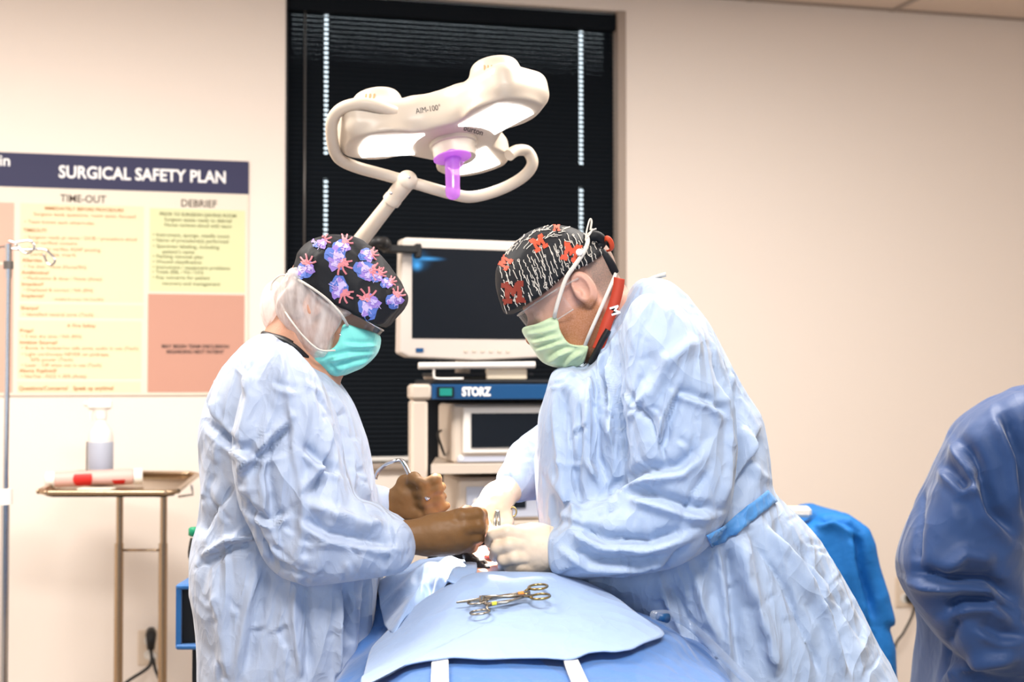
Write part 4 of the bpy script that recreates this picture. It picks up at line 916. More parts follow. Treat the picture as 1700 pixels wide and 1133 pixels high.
def creases(seed, box, n):
    r = random.Random(seed); out = []
    for _ in range(n):
        x = r.uniform(box[0], box[1]); y = r.uniform(box[2], box[3]); a = r.choice((.4, 1.2, 1.5, 2.0, 2.7))+r.uniform(-.35, .35); L = r.uniform(22, 60); b_ = r.uniform(-.5, .5)
        p = [(x, y)]
        for k in range(3): p.append((p[-1][0]+L/3*math.cos(a+b_*k), p[-1][1]+L/3*math.sin(a+b_*k)))
        out.append((p, r.uniform(4.2, 6.5), r.uniform(1.0, 2.6), r.choice('srsv')))
    return out
def gown(name, torso, Yc, Wd, R, sleeves, chains, res, material, parent, folds, bbox, amp=.005, sc=9, seed=0, blend=.012, zfine=.8):
    g = G(np.arange(bbox[0], bbox[1], res), np.arange(bbox[2], bbox[3], res), axisc(bbox[4], bbox[5], .02, (zfine, bbox[5]), res))
    f = g.poly(w2(smoothpx(torso, 3), Yc), Yc, Wd, R)
    for px, yc, wd, r_ in sleeves:
        f = smin(f, g.poly(w2(smoothpx(px, 3), yc if not callable(yc) else yc.Y), yc if not callable(yc) else yc, wd, r_), blend)
    for c in chains: f = smin(f, chain(g, None, c, .03), blend)
    V, Q = snet(f, g); V = relax(V, Q, 3, .5); N = vnorm(V, Q)
    V = crumple(V, N, amp*1.0, sc*.8, seed, (1, 1, .6)); N = vnorm(V, Q); V = crumple(V, N, amp*.22, sc*2.2, seed+7, (1, 1, .7)); N = vnorm(V, Q); V = strokes(V, N, folds); V = relax(V, Q, 1, .3)
    return meshobj(name, V, Q, material, parent), V, Q
class yfun:
    def __init__(s, Y, x0, y0, x1, y1): s.Y = Y; s.x0, s.y0, s.x1, s.y1 = x0, y0, x1, y1
    def __call__(s, X, Z): t = np.clip((X-s.x0)/(s.x1-s.x0), 0, 1); t = t*t*(3-2*t); return s.y0+(s.y1-s.y0)*t
def shoes(parent, x, y, d):
    for k in (-1, 1):
        mb = MB(); mb.sphere((x+d*.05, y+k*.08, .04), .05, 18, 12, (2.5, .95, .8)); mb.build('shoe', M['black'], parent, True)

# ---------------------------------------------------------------- left surgeon
WY = 2.60
wo = thing('person', (W(480, 900, WY)[0], WY, 0), 'surgeon on the left in pale blue gown, teal mask, heart printed cap, brown gloves', 'person')
hcw = W(551, 500, WY); Rw = headR((.85, -.03, -.53))
feetx = W(470, 900, WY)[0]
def standing_body(hc, R, g, sh, hip, feet, hw, arms, s=1.0, neck=None):
    f, L = head_sdf(g, hc, R, s)
    nb = L(-.035, 0, -.05); f = smin(f, g.rc(nb, neck, .054*s, .058*s), .015)
    f = smin(f, g.rc(neck, sh, .058, .08), .02)
    f = smin(f, g.rc(sh+np.array([0, -hw*.6, 0]), sh+np.array([0, hw*.6, 0]), .07, .07), .05); f = smin(f, g.rc(sh, hip, .10, .11, .75), .06)
    for k in (-1, 1):
        kn = (hip+feet)/2+np.array([0, k*.08, 0]); kn[2] = .48
        f = smin(f, g.rc(hip+np.array([0, k*.07, -.03]), kn, .075, .055), .03); f = smin(f, g.rc(kn, feet+np.array([0, k*.08, .09]), .055, .038), .02)
    for arm in arms:
        for a, b_ in zip(arm[:-1], arm[1:]): f = smin(f, g.rc(a[0], b_[0], a[1], b_[1]), .02)
    return f
def arm_pts(lst): return [(W(a, b_, Y_), r_*Y_/F) for a, b_, Y_, r_ in lst]
g = G(axisc(-.62, -.1, .014, (hcw[0]-.14, hcw[0]+.12), .0034), axisc(WY-.24, WY+.24, .014, (WY-.095, WY+.095), .0034), axisc(.08, 1.62, .02, (hcw[2]-.16, hcw[2]+.15), .0034))
sh = W(468, 680, WY); hip = W(470, 1000, WY); hip[2] = .92; ft = np.array([feetx, WY, 0.])
f = standing_body(hcw, Rw, g, sh, hip, ft, .17, [arm_pts([(470, 660, 2.44, 45), (480, 900, 2.42, 36), (640, 900, 2.44, 28), (700, 893, 2.46, 24)]), arm_pts([(470, 660, 2.76, 45), (500, 840, 2.76, 34), (620, 845, 2.70, 24)])], .94, W(492, 572, WY))
V, Q = snet(f, g); V = relax(V, Q, 1, .4); meshobj('body', V, Q, M['skinw'], wo)
bvw = bvh(V, Q)
torso = [(437, 556), (480, 566), (515, 596), (548, 622), (575, 660), (598, 720), (614, 790), (624, 850), (629, 910), (631, 960), (628, 1010), (622, 1060), (605, 1120), (600, 1250), (602, 1500), (330, 1500), (332, 1250), (333, 1120), (330, 1040), (321, 975), (322, 920), (331, 850), (336, 780), (331, 720), (344, 668), (366, 622), (400, 578)]
slv = [(462, 572), (505, 600), (545, 660), (562, 720), (572, 790), (592, 828), (622, 836), (650, 858), (676, 874), (689, 898), (682, 930), (655, 952), (600, 964), (540, 968), (490, 962), (448, 930), (424, 880), (400, 820), (392, 760), (398, 690), (420, 620)]
fl = [([(462, 585), (478, 650), (488, 700), (492, 760), (505, 830), (500, 900), (478, 950)], 7, 5, 'r'), ([(486, 700), (440, 745), (398, 800)], 9, 9, 's'), ([(400, 740), (355, 700), (352, 660)], 10, 7, 's'), ([(392, 800), (350, 850), (330, 890)], 9, 7, 'v'),
      ([(430, 900), (380, 905), (335, 935)], 9, 9, 's'), ([(505, 830), (545, 850), (600, 870), (650, 875)], 10, 9, 'r'), ([(495, 860), (540, 890), (620, 905), (670, 905)], 10, 8, 's'), ([(560, 700), (540, 780), (500, 830)], 10, 10, 's'), ([(498, 740), (530, 770), (570, 790)], 9, 8, 's'),
      ([(520, 640), (560, 700), (575, 790)], 8, 6, 'v'), ([(590, 720), (600, 790), (610, 840)], 8, 5, 'r'), ([(500, 960), (500, 1040), (510, 1133)], 11, 10, 's'), ([(570, 968), (572, 1040), (568, 1133)], 10, 10, 's'), ([(440, 930), (420, 1020), (400, 1133)], 11, 8, 's'), ([(360, 950), (370, 1040), (380, 1133)], 12, 6, 'r'), ([(610, 960), (606, 1040), (598, 1120)], 8, 7, 'v'),
      ([(400, 600), (420, 660), (400, 740), (420, 830)], 10, 6, 'r'), ([(340, 700), (380, 740), (430, 760), (480, 750)], 9, 5, 's'), ([(535, 968), (450, 935), (424, 880), (398, 800)], 7, 8, 'v'), ([(640, 862), (655, 900), (640, 950)], 7, 5, 'v'), ([(410, 850), (450, 870), (480, 850)], 8, 7, 's'), ([(380, 590), (370, 640), (345, 720)], 12, 5, 'r'), ([(450, 700), (440, 790), (455, 880)], 9, 5, 's')]
torso = [(a+9 if a < 450 else a, b_) for a, b_ in torso]
ga, Vg, Qg = gown('gown', torso, WY, .17, .12, [(slv, yfun(2.43, W(500, 900, 2.43)[0], 2.43, W(680, 900, 2.43)[0], 2.45), .075, .055)], [[(470, 660, 2.76, 62), (495, 835, 2.76, 46), (590, 845, 2.72, 38), (628, 842, 2.70, 32)]], .0042, M['gownw'], wo, fl+creases(3, (330, 690, 570, 1130), 110), (-.64, -.13, WY-.28, WY+.3, .38, 1.47), .0045, 10, 2.1, .006)
mb = MB(); bvg = bvh(Vg, Qg); sticktube(mb, [(430, 552), (444, 556), (470, 563), (485, 571)], bvw, .005, .001); nkw = W(455, 556, WY-.07)
mb.tube(cr([W(436, 557, WY), W(446, 556, WY-.04), W(470, 565, WY-.075), W(492, 578, WY-.08), W(515, 600, WY-.06)]), .005, 8); mb.build('shirt_collar', M['black'], wo, True)
# sheer bouffant beneath the cap
bp = [(492, 452), (478, 462), (466, 478), (460, 500), (466, 525), (478, 548), (494, 566), (508, 588), (525, 603), (545, 600), (555, 575), (566, 548), (575, 530), (590, 518), (560, 480), (520, 450)]
def shellpoly(px, Yc, Wd, R, res, th=.003, cut=None):
    def fn(g, f): 
        return f
    return polyobj('', px, Yc, Wd, R, res, None, None, fn)
bpb = [(492, 440), (478, 458), (466, 478), (460, 500), (466, 525), (478, 548), (494, 566), (508, 588), (525, 606), (560, 612), (600, 600), (640, 540), (640, 440)]
V, Q = clipobj(smoothpx(bpb), smoothpx(bp), WY, .086, .06, .0036); N = vnorm(V, Q); V = crumple(V, N, .0035, 34, 3.3, (1, 1, .5)); meshobj('hair_net', V, Q, M['sheer'], wo); bvn = bvh(V, Q)
mb = MB(); mb.sphere(W(455, 510, WY), .028, 18, 12, (.9, 1.4, 1.7)); mb.build('hair_net_tail', M['sheer'], wo, True)
# hair under the net
V, Q = clipobj(smoothpx([(492, 440), (476, 470), (472, 500), (482, 535), (520, 590), (600, 560), (600, 450)]), smoothpx([(500, 455), (480, 475), (474, 505), (482, 530), (498, 540), (516, 528), (530, 508), (560, 500), (560, 470)]), WY, .078, .06, .005); meshobj('hair', V, Q, mat('hair_brown_grey', '8a7068', .8, bump=.002, bscale=300), wo)
cp_px = [(494, 433), (499, 420), (515, 404), (539, 394), (568, 391), (600, 399), (632, 423), (658, 457), (674, 486), (675, 500), (663, 517), (650, 530), (642, 539), (630, 541), (605, 530), (578, 516), (552, 502), (526, 484), (499, 469), (492, 452)]
cpb = [(494, 433), (499, 420), (515, 404), (539, 394), (568, 391), (600, 399), (632, 423), (658, 457), (674, 486), (678, 505), (668, 540), (640, 600), (500, 560), (480, 480)]
V, Q = clipobj(smoothpx(cpb), smoothpx(cp_px), WY, .094, .075, .0034); N = vnorm(V, Q); V = crumple(V, N, .0018, 22, 9.1)
cap = meshobj('scrub_cap', V, Q, M['capb'], wo); bvc = bvh(V, Q); cc = V.mean(0)
# printed hearts on the cap: blobs of ribbons hugging the cloth
def blobprint(name, bv, spots, parent):
    col = {'pr_b': MB(), 'pr_v': MB(), 'pr_p': MB(), 'pr_l': MB()}
    for (x, y, a, s) in spots:
        ca, sa = math.cos(a), math.sin(a); s *= 1.28; T = lambda u, v: (x+(u*ca-v*sa)*s, y+(u*sa+v*ca)*s)
        def patch(key, cu, cv, ru, rv, lift, wob=.2):
            c_ = stick(*T(cu, cv), bv, lift)
            if c_ is None: return
            ring = []; ph = random.random()*6
            for i in range(18):
                an = 2*math.pi*i/18; r_ = 1+wob*math.sin(3*an+ph)+wob*.6*math.sin(7*an+ph*2); q = stick(*T(cu+ru*r_*math.cos(an), cv+rv*r_*math.sin(an)), bv, lift)
                if q is None: return
                ring.append(q)
            mid = [c_+(q-c_)*.5 for q in ring]; mid = []
            for i in range(18):
                an = 2*math.pi*i/18; r_ = (1+wob*math.sin(3*an+ph)+wob*.6*math.sin(7*an+ph*2))*.5; q = stick(*T(cu+ru*r_*math.cos(an), cv+rv*r_*math.sin(an)), bv, lift); mid.append(q if q is not None else c_)
            col[key].add([c_]+mid+ring, [(0, 1+i, 1+(i+1) % 18) for i in range(18)]+[(1+i, 19+i, 19+(i+1) % 18, 1+(i+1) % 18) for i in range(18)])
        patch('pr_b', 0, 3, 11, 13, .0010, .12); patch('pr_v', 4, -2, 8, 8, .0014); patch('pr_l', -3, 5, 5, 7, .0018, .3); patch('pr_b', 3, 9, 4, 4, .0021, .3); patch('pr_l', 5, -3, 3.4, 3, .0022, .3); patch('pr_v', -4, 10, 3, 3, .0022, .3)
        patch('pr_p', -3, -7, 6, 4, .002, .25)
        for (du, dv, eu, ev) in ((-3, -8, -9, -17), (-1, -8, 0, -19), (1, -8, 8, -15), (-5, -6, -13, -10)):
            sticktube(col['pr_p'], [T(du, dv), T((du+eu)/2+1, (dv+ev)/2), T(eu, ev)], bv, .0018, .001, 3, 5)
        for _ in range(5):
            u, v = random.uniform(-7, 7), random.uniform(-4, 12); sticktube(col['pr_l'], [T(u, v), T(u+3, v-3), T(u+6, v+1)], bv, .0006, .0022, 3, 4)
    for k_, m_ in col.items():
        if m_.n: m_.build('print', M[k_], parent)
blobprint('print', bvc, [(508, 446, .5, .95), (560, 431, 2.6, 1.2), (532, 402, 1.2, .8), (568, 408, .9, .85), (608, 450, 1.9, 1.05), (625, 458, 1.2, .7), (565, 480, 2.7, 1.1), (610, 424, 1.6, .75), (612, 506, .0, 1.2), (655, 497, .7, .85), (643, 470, 1.4, .6)], cap)
# mask
mk = [(578, 540), (600, 546), (630, 557), (629, 578), (620, 594), (602, 610), (585, 618), (563, 626), (546, 622), (532, 610), (529, 597), (533, 584), (556, 582), (568, 570), (572, 556)]
V, Q = clipobj(smoothpx([(590, 500), (622, 530), (631, 557), (630, 578), (621, 594), (602, 611), (585, 619), (563, 627), (540, 624), (480, 600), (500, 520)], 3), smoothpx(mk, 3), WY, .071, .05, .003); N = vnorm(V, Q)
V = strokes(V, N, [([(540, 596), (580, 588), (628, 584)], 6, 3, 's'), ([(552, 612), (590, 600), (622, 592)], 6, 3, 's'), ([(572, 570), (600, 572), (628, 570)], 5, 2.5, 's'), ([(545, 600), (562, 622)], 5, 2.5, 'v')])
ma = meshobj('face_mask', V, Q, M['maskt'], wo); bvm = bvh(V, Q)
def strap(pts, r=.0026, name='mask_tie', flat=.5, parent=None, k=6): mb = MB(); mb.tube(cr([W(*p) for p in pts], k), r*.66, 8, flat=1.7); return mb.build(name, M['tie'], parent, True)
yn = WY-.092
strap([(577, 541, yn+.02), (566, 522, yn-.008), (545, 499, yn-.010), (520, 480, yn-.008), (494, 464, yn+.02), (476, 456, WY-.03)], parent=wo)
strap([(556, 582, yn+.01), (530, 581, yn-.004), (505, 560, yn), (485, 535, yn), (472, 515, yn+.03), (465, 500, WY-.03)], parent=wo)
strap([(480, 457, WY-.04), (465, 458, WY-.04), (452, 470, WY-.03), (450, 482, WY-.03)], .002, parent=wo)
# glasses
def eyeglasses(c, R, parent, s=1.0, framem=None, a0=-70, a1=70, zo=.0):
    gl = None; P = []; rowsn = 6; cols = 30
    for j in range(rowsn+1):
        v = -.038+j/rowsn*.046
        for i in range(cols+1):
            an = math.radians(a0+(a1-a0)*i/cols); x = -.0+.112*math.cos(an)**.8-.006+(v+.02)*.1; y = .078*math.sin(an)
            P.append(c+R.T@(np.array([x, y, v+zo])*s))
    n1 = cols+1; Fc = [(j*n1+i, j*n1+i+1, (j+1)*n1+i+1, (j+1)*n1+i) for j in range(rowsn) for i in range(cols)]
    mb = MB(); mb.add(P, Fc); o = mb.build('eyeglasses_lens', M['clear'], parent, True)
    mb = MB(); mb.tube(P[-n1:], .0016, 8); mb.tube(P[:n1], .0012, 8)
    for sgn, pt in ((1, P[-1]), (-1, P[-n1])): mb.tube([pt, c+R.T@(np.array([-.012, sgn*.084, zo+.004])*s)], [.002, .0022], 8, flat=1.5)
    fo = mb.build('eyeglasses_frame', framem or M['clear'], parent, True); return o
eyeglasses(hcw, Rw, wo, 1.0, M['chrome'], -62, 62, -.004)
# gloves
HF = .0022
w_near = [dict(p=[(672, 892, 2.455, 29), (700, 892, 2.46, 29), (726, 889, 2.465, 30)]), dict(p=[(730, 888, 2.465, 33), (752, 885, 2.47, 35), (764, 882, 2.475, 32)], k=.02), dict(p=[(768, 868, 2.47, 23), (774, 880, 2.48, 24), (768, 894, 2.48, 22)], k=.012),
          dict(p=[(768, 860, 2.455, 15), (790, 855, 2.465, 13.5), (796, 859, 2.50, 12), (780, 866, 2.54, 11)], k=.004, s=.003), dict(p=[(770, 876, 2.45, 15), (793, 874, 2.46, 13), (798, 878, 2.50, 12), (782, 884, 2.545, 11)], k=.003, s=.003), dict(p=[(766, 892, 2.455, 14), (788, 891, 2.465, 12.5), (793, 894, 2.50, 11.5), (778, 896, 2.54, 10)], k=.003, s=.003), dict(p=[(758, 906, 2.465, 13), (778, 906, 2.475, 11.5), (783, 908, 2.505, 10.5), (771, 908, 2.53, 9)], k=.003, s=.003),
          dict(p=[(745, 866, 2.49, 15), (775, 853, 2.51, 13), (797, 853, 2.525, 10.5), (803, 868, 2.54, 9)], k=.008)]
handobj('near_glove', w_near, HF, M['gbrown'], wo)
w_far = [dict(p=[(600, 846, 2.70, 24), (640, 845, 2.70, 23), (668, 836, 2.70, 24)]), dict(p=[(664, 832, 2.70, 22), (676, 822, 2.69, 23), (684, 812, 2.69, 19)], k=.02), dict(p=[(668, 850, 2.69, 15), (700, 858, 2.67, 13), (722, 856, 2.66, 11)], k=.02),
         dict(p=[(672, 802, 2.69, 13), (688, 795, 2.66, 10), (696, 800, 2.645, 8.5)], k=.008),
         dict(p=[(684, 806, 2.69, 12), (706, 806, 2.65, 10.5), (722, 798, 2.65, 9.5), (726, 794, 2.665, 8)], k=.006), dict(p=[(684, 820, 2.69, 12), (706, 820, 2.65, 10.5), (726, 812, 2.65, 9.8), (732, 808, 2.67, 8)], k=.004),
         dict(p=[(684, 834, 2.69, 12), (708, 834, 2.655, 10), (726, 829, 2.655, 9.5), (734, 825, 2.67, 8)], k=.004), dict(p=[(690, 848, 2.69, 11), (712, 848, 2.66, 9.5), (732, 842, 2.66, 8.5), (741, 840, 2.67, 7)], k=.004)]
handobj('far_glove', w_far, HF, M['gbrown'], wo)
shoes(wo, feetx, WY, 1)

# ---------------------------------------------------------------- right surgeon
MY = 2.65
man = thing('person', (W(1200, 900, MY)[0], MY, 0), 'surgeon on the right in light blue gown, green mask, black squiggle cap, pale gloves', 'person')
hcm = W(947, 478, MY); Rm = headR((-.85, -.04, -.53)); feetx = W(1290, 900, MY)[0]
g = G(axisc(-.1, .62, .014, (hcm[0]-.14, hcm[0]+.14), .0028), axisc(MY-.26, MY+.26, .014, (MY-.10, MY+.10), .0028), axisc(.08, 1.62, .02, (hcm[2]-.17, hcm[2]+.15), .0028))
sh = W(1075, 650, MY); hip = W(1230, 1000, MY); hip[2] = .92; ft = np.array([feetx, MY, 0.])
f = standing_body(hcm, Rm, g, sh, hip, ft, .2, [arm_pts([(1110, 640, 2.46, 55), (1130, 840, 2.44, 45), (980, 900, 2.48, 32), (920, 912, 2.5, 26)]), arm_pts([(1080, 640, 2.84, 50), (960, 780, 2.8, 38), (860, 795, 2.75, 26)])], 1.0, W(1022, 548, MY))
V, Q = snet(f, g); V = relax(V, Q, 1, .4); body = meshobj('body', V, Q, M['skinm'], man); bvb = bvh(V, Q)
# beard and clipped hair are areas of the same skin surface
loc = (V-hcm)@Rm.T; ss = lambda x, a_, b_: np.clip((x-a_)/(b_-a_), 0, 1)**2*(3-2*np.clip((x-a_)/(b_-a_), 0, 1))
bd = ss(-loc[:, 2], .028, .045)*ss(loc[:, 0]+.25*(-loc[:, 2]-.03), -.022, -.008)*ss(-loc[:, 2], .145, .125)*(loc[:, 0] < .13)
hr = ss(-loc[:, 0], .026, .040)*ss(loc[:, 2], -.062, -.045)
for nm_, ar in (('beard', bd), ('hair', hr)):
    at = body.data.attributes.new(nm_, 'FLOAT', 'POINT'); at.data.foreach_set('value', ar.astype(np.float32))
t = NT(M['skinm'])
base = t.b.inputs['Base Color'].links[0].from_socket
for nm_, c_ in (('beard', 'a0683f'), ('hair', '85766c')):
    at = t.n('ShaderNodeAttribute', attribute_name=nm_); nz = t.n('ShaderNodeTexNoise', i_Scale=420.0, i_Detail=3.0); t.l(t.coord(), nz.inputs['Vector'])
    fac = t.math('MULTIPLY', at.outputs['Fac'], t.math('MINIMUM', t.math('ADD', nz.outputs[0], .28), 1.0)); mx = t.n('ShaderNodeMixRGB'); mx.inputs[2].default_value = srgb(c_)
    t.l(fac, mx.inputs[0]); t.l(base, mx.inputs[1]); base = mx.outputs[0]
t.l(base, t.b.inputs['Base Color'])
torso = [(1062, 470), (1105, 474), (1150, 518), (1190, 568), (1216, 612), (1237, 655), (1262, 702), (1272, 762), (1279, 812), (1310, 845), (1345, 880), (1378, 930), (1412, 988), (1450, 1058), (1492, 1133), (1560, 1270), (1660, 1480), (1180, 1480), (1130, 1250), (1085, 1133), (1040, 1050), (985, 1000), (930, 975), (905, 930), (897, 860), (892, 790), (896, 720), (905, 660), (916, 618), (945, 610), (970, 612), (988, 588), (1012, 545), (1040, 500)]
slv = [(1060, 492), (1110, 500), (1165, 550), (1195, 605), (1213, 680), (1217, 760), (1208, 835), (1178, 895), (1140, 930), (1080, 950), (1000, 962), (945, 962), (918, 950), (911, 920), (914, 890), (936, 872), (930, 855), (965, 838), (1010, 826), (1035, 800), (1030, 740), (1021, 680), (1021, 620), (1034, 550)]
fl = [([(1021, 560), (1020, 640), (1022, 720), (1034, 790)], 9, 12, 's'), ([(1130, 640), (1105, 700), (1098, 750)], 8, 9, 's'), ([(1195, 620), (1215, 700), (1215, 780), (1195, 850)], 8, 6, 'r'), ([(1040, 820), (1090, 830), (1150, 850), (1190, 850)], 11, 10, 's'), ([(1000, 830), (1060, 790), (1130, 780), (1170, 740)], 11, 9, 's'), ([(940, 870), (1000, 900), (1080, 905), (1150, 880)], 12, 11, 's'), ([(925, 900), (980, 935), (1060, 940), (1120, 925)], 10, 8, 's'),
      ([(1040, 660), (1080, 700), (1110, 780)], 9, 7, 'v'), ([(1180, 780), (1150, 820), (1130, 870)], 8, 7, 'v'), ([(1120, 650), (1180, 670), (1205, 690)], 8, 6, 's'), ([(1160, 560), (1110, 600), (1060, 690)], 12, 7, 'r'), ([(930, 640), (935, 720), (945, 800), (960, 850)], 10, 8, 's'), ([(990, 600), (985, 680), (985, 760), (1010, 810)], 11, 10, 's'), ([(960, 640), (965, 740), (950, 830)], 8, 5, 'v'),
      ([(1010, 560), (1000, 620), (1005, 690)], 8, 7, 's'), ([(910, 780), (950, 840), (960, 850)], 8, 6, 'r'), ([(1185, 575), (1226, 660), (1236, 740), (1222, 850)], 15, 24, 'v'), ([(1262, 720), (1245, 780), (1220, 840)], 9, 9, 's'), ([(1240, 700), (1260, 800)], 7, 7, 'r'), ([(1225, 880), (1240, 960), (1280, 1060), (1290, 1133)], 13, 14, 'r'), ([(1270, 860), (1330, 930), (1380, 1020), (1420, 1133)], 13, 14, 's'), ([(1200, 900), (1210, 980), (1225, 1133)], 11, 12, 's'), ([(1240, 880), (1300, 970), (1350, 1080), (1365, 1133)], 11, 10, 'v'), ([(1100, 960), (1140, 1040), (1180, 1133)], 11, 9, 's'), ([(1150, 940), (1170, 1010), (1200, 1080)], 9, 8, 'r'), ([(1310, 870), (1380, 960), (1450, 1090)], 9, 7, 'v'), ([(1150, 900), (1100, 948), (1000, 962)], 7, 8, 'v')]
torso = [(a-(a-850)*.018 if a > 1150 else a, b_) for a, b_ in torso]
mg, Vg, Qg = gown('gown', torso, MY, .195, .14, [(slv, yfun(2.45, W(920, 900, 2.45)[0], 2.495, W(1150, 900, 2.45)[0], 2.45), .092, .07)], [[(1060, 640, 2.86, 62), (950, 740, 2.82, 58), (900, 770, 2.78, 50), (856, 800, 2.74, 34)]], .0044, M['gownm'], man, fl+creases(4, (880, 1480, 480, 1130), 170), (-.13, .92, MY-.32, MY+.36, .38, 1.56), .005, 9, 5.7, .006)
bvg = bvh(Vg, Qg)
def ribbon(name, pts, bv, half, lift, material, parent, k=8):
    c_ = [q[:2] for q in cr([(a, b_, 0) for a, b_ in pts], k)]; P = []
    for i, q in enumerate(c_):
        a = np.array(c_[max(i-1, 0)]); b_ = np.array(c_[min(i+1, len(c_)-1)]); t = (b_-a)/np.linalg.norm(b_-a); n_ = np.array([-t[1], t[0]])
        row = [stick(*(np.array(q)+n_*half*s_), bv, lift) for s_ in (-1, -.5, 0, .5, 1)]
        if all(r is not None for r in row): P.append(row)
    V = [v for r in P for v in r]; mb = MB(); mb.add(V, [(i*5+j, i*5+j+1, i*5+j+6, i*5+j+5) for i in range(len(P)-1) for j in range(4)])
    o = mb.build(name, material, parent, True); md = o.modifiers.new('s', 'SOLIDIFY'); md.thickness = .003; md.offset = 0; return o
ribbon('waist_tie', [(1279, 824), (1245, 852), (1210, 880), (1176, 899)], bvg, 12, .004, M['belt'], man)
mb = MB(); mb.tube(cr([W(1070, 470, MY-.05), W(1085, 462, MY-.06), W(1105, 456, MY-.06)]), .004, 8, flat=2); mb.build('neck_tie', M['tie'], man, True)
cpx = [(822, 456), (826, 443), (841, 419), (867, 393), (899, 378), (928, 376), (955, 382), (976, 394), (990, 404), (1000, 418), (993, 430), (966, 448), (939, 459), (912, 483), (880, 504), (842, 520), (830, 500), (824, 478)]
cpb = [(822, 456), (826, 443), (841, 419), (867, 393), (899, 378), (928, 376), (955, 382), (976, 394), (990, 404), (1003, 418), (1010, 450), (980, 540), (870, 580), (830, 530), (822, 490)]
V, Q = clipobj(smoothpx(cpb), smoothpx(cpx), MY, .094, .075, .0034); N = vnorm(V, Q); V = crumple(V, N, .001, 20, 2.2)
cap = meshobj('scrub_cap', V, Q, M['capb'], man); bvc = bvh(V, Q)
mb = MB(); rd = MB()
def capline(x, y, dx, dy, ln, wob):
    pts = []; 
    for i in range(6): t = i/5; pts.append((x+dx*ln*t+wob*math.sin(i*2.1+x), y+dy*ln*t+wob*.4*math.cos(i*1.7+y)))
    sticktube(mb, pts, bvc, .00075, .0006, 3, 5)
random.seed(11)
for row in range(9):
    for k in range(24):
        u = k/23; 
        # rows run from the brow up over the crown, strokes across them
        x = 832+u*160+random.uniform(-4, 4); y0 = 514-u*78; y = y0-row*15.5-6+random.uniform(-4, 4)
        an = math.radians(66+random.uniform(-10, 10)) if row < 5 else math.radians(-28+random.uniform(-12, 12)+(u-.4)*60); ln = random.uniform(12, 22)
        capline(x, y, math.cos(an)*.8, math.sin(an), ln, random.uniform(.15, .9))
        if random.random() < .22:
            r_ = random.uniform(1.5, 3); pts = [(x+r_*math.cos(a), y+r_*math.sin(a)) for a in np.linspace(0, 5.8, 7)]; sticktube(mb, pts, bvc, .0006, .0006, 2, 4)
for k in range(16):
    t = random.random(); x = 838+t*130; y = 418-38*math.sin(t*3.0)+random.uniform(-6, 20); capline(x, y, .85, -.5+t*.9, random.uniform(8, 18), random.uniform(.3, 1.2))
mb.build('print', M['pr_w'], cap)
def Mlogo(x, y, s, a):
    pts = [(-1, 1), (-1, .5), (-.75, .5), (-.75, -.5), (-1, -.5), (-1, -1), (-.2, -1), (-.2, -.5), (-.35, -.5), (-.35, .1), (0, -.45), (.35, .1), (.35, -.5), (.2, -.5), (.2, -1), (1, -1), (1, -.5), (.75, -.5), (.75, .5), (1, .5), (1, 1), (.4, 1), (0, .4), (-.4, 1)]
    ca, sa = math.cos(a), math.sin(a); Pp = [(x+s*(u*ca+v*sa), y-s*(-u*sa+v*ca)) for u, v in pts]
    import mathutils.geometry as mg_
    # fine cells inside the letter keep it on the curved cloth
    st = s/9; A = np.array(Pp); vid = {}; Vv = []; Ff = []
    xs_ = np.arange(A[:, 0].min(), A[:, 0].max(), st); ys_ = np.arange(A[:, 1].min(), A[:, 1].max(), st)
    for ix in xs_:
        for iy in ys_:
            if inpoly(np.array([ix+st/2]), np.array([iy+st/2]), A)[0]:
                q = [stick(ix+a_*st, iy+b_*st, bvc, .0018) for a_, b_ in ((0, 0), (1, 0), (1, 1), (0, 1))]
                if all(v is not None for v in q): n0 = len(Vv); Vv += q; Ff.append((n0, n0+1, n0+2, n0+3))
    if Vv: rd.add(Vv, Ff)
for a in [(895, 405, 12, -.5), (948, 420, 15, .25), (853, 486, 18, -.1), (838, 436, 11, -1.0), (924, 379, 6, 0)]:
    rd = MB(); Mlogo(*a); rd.build('emblem', M['pr_rd'] if a[1] > 480 else M['pr_r'], cap)
mb = MB(); mb.tube(cr([W(995, 410, MY-.02), W(1006, 396, MY-.05), W(1014, 402, MY-.05), W(1015, 414, MY-.04), W(1004, 418, MY-.03)]), .005, 8, flat=.4); mb.build('cap_bow', M['pr_r'], man, True)
mb = MB(); mb.tube(cr([W(985, 412, MY-.03), W(1000, 424, MY-.04), W(1012, 440, MY-.04), W(1020, 458, MY-.03)]), [.011, .012]+[.011]*15+[.007]*2, 8, flat=.5); mb.tube(cr([W(972, 398, MY-.05), W(990, 392, MY-.05), W(1000, 402, MY-.04), W(990, 414, MY-.04)]), .010, 10, flat=.8); mb.build('cap_tail', M['capb'], man, True)
mk = [(866, 546), (890, 540), (921, 528), (927, 548), (934, 562), (943, 572), (958, 575), (973, 575), (971, 590), (966, 604), (950, 612), (930, 612), (910, 607), (896, 598), (884, 580), (872, 562)]
V, Q = clipobj(smoothpx([(900, 500), (866, 540), (872, 562), (884, 581), (896, 599), (910, 608), (930, 613), (960, 615), (1020, 600), (1010, 520)], 3), smoothpx(mk, 3), MY, .074, .05, .003); N = vnorm(V, Q)
V = strokes(V, N, [([(880, 566), (905, 562), (930, 556)], 5, 3, 's'), ([(885, 580), (915, 572), (935, 566)], 5, 3, 's'), ([(905, 600), (925, 585), (955, 578)], 6, 4, 's'), ([(930, 610), (945, 592), (968, 580)], 6, 3, 's'), ([(872, 552), (900, 548), (925, 540)], 5, 2, 's')]); meshobj('face_mask', V, Q, M['maskg'], man)
ym = MY-.086
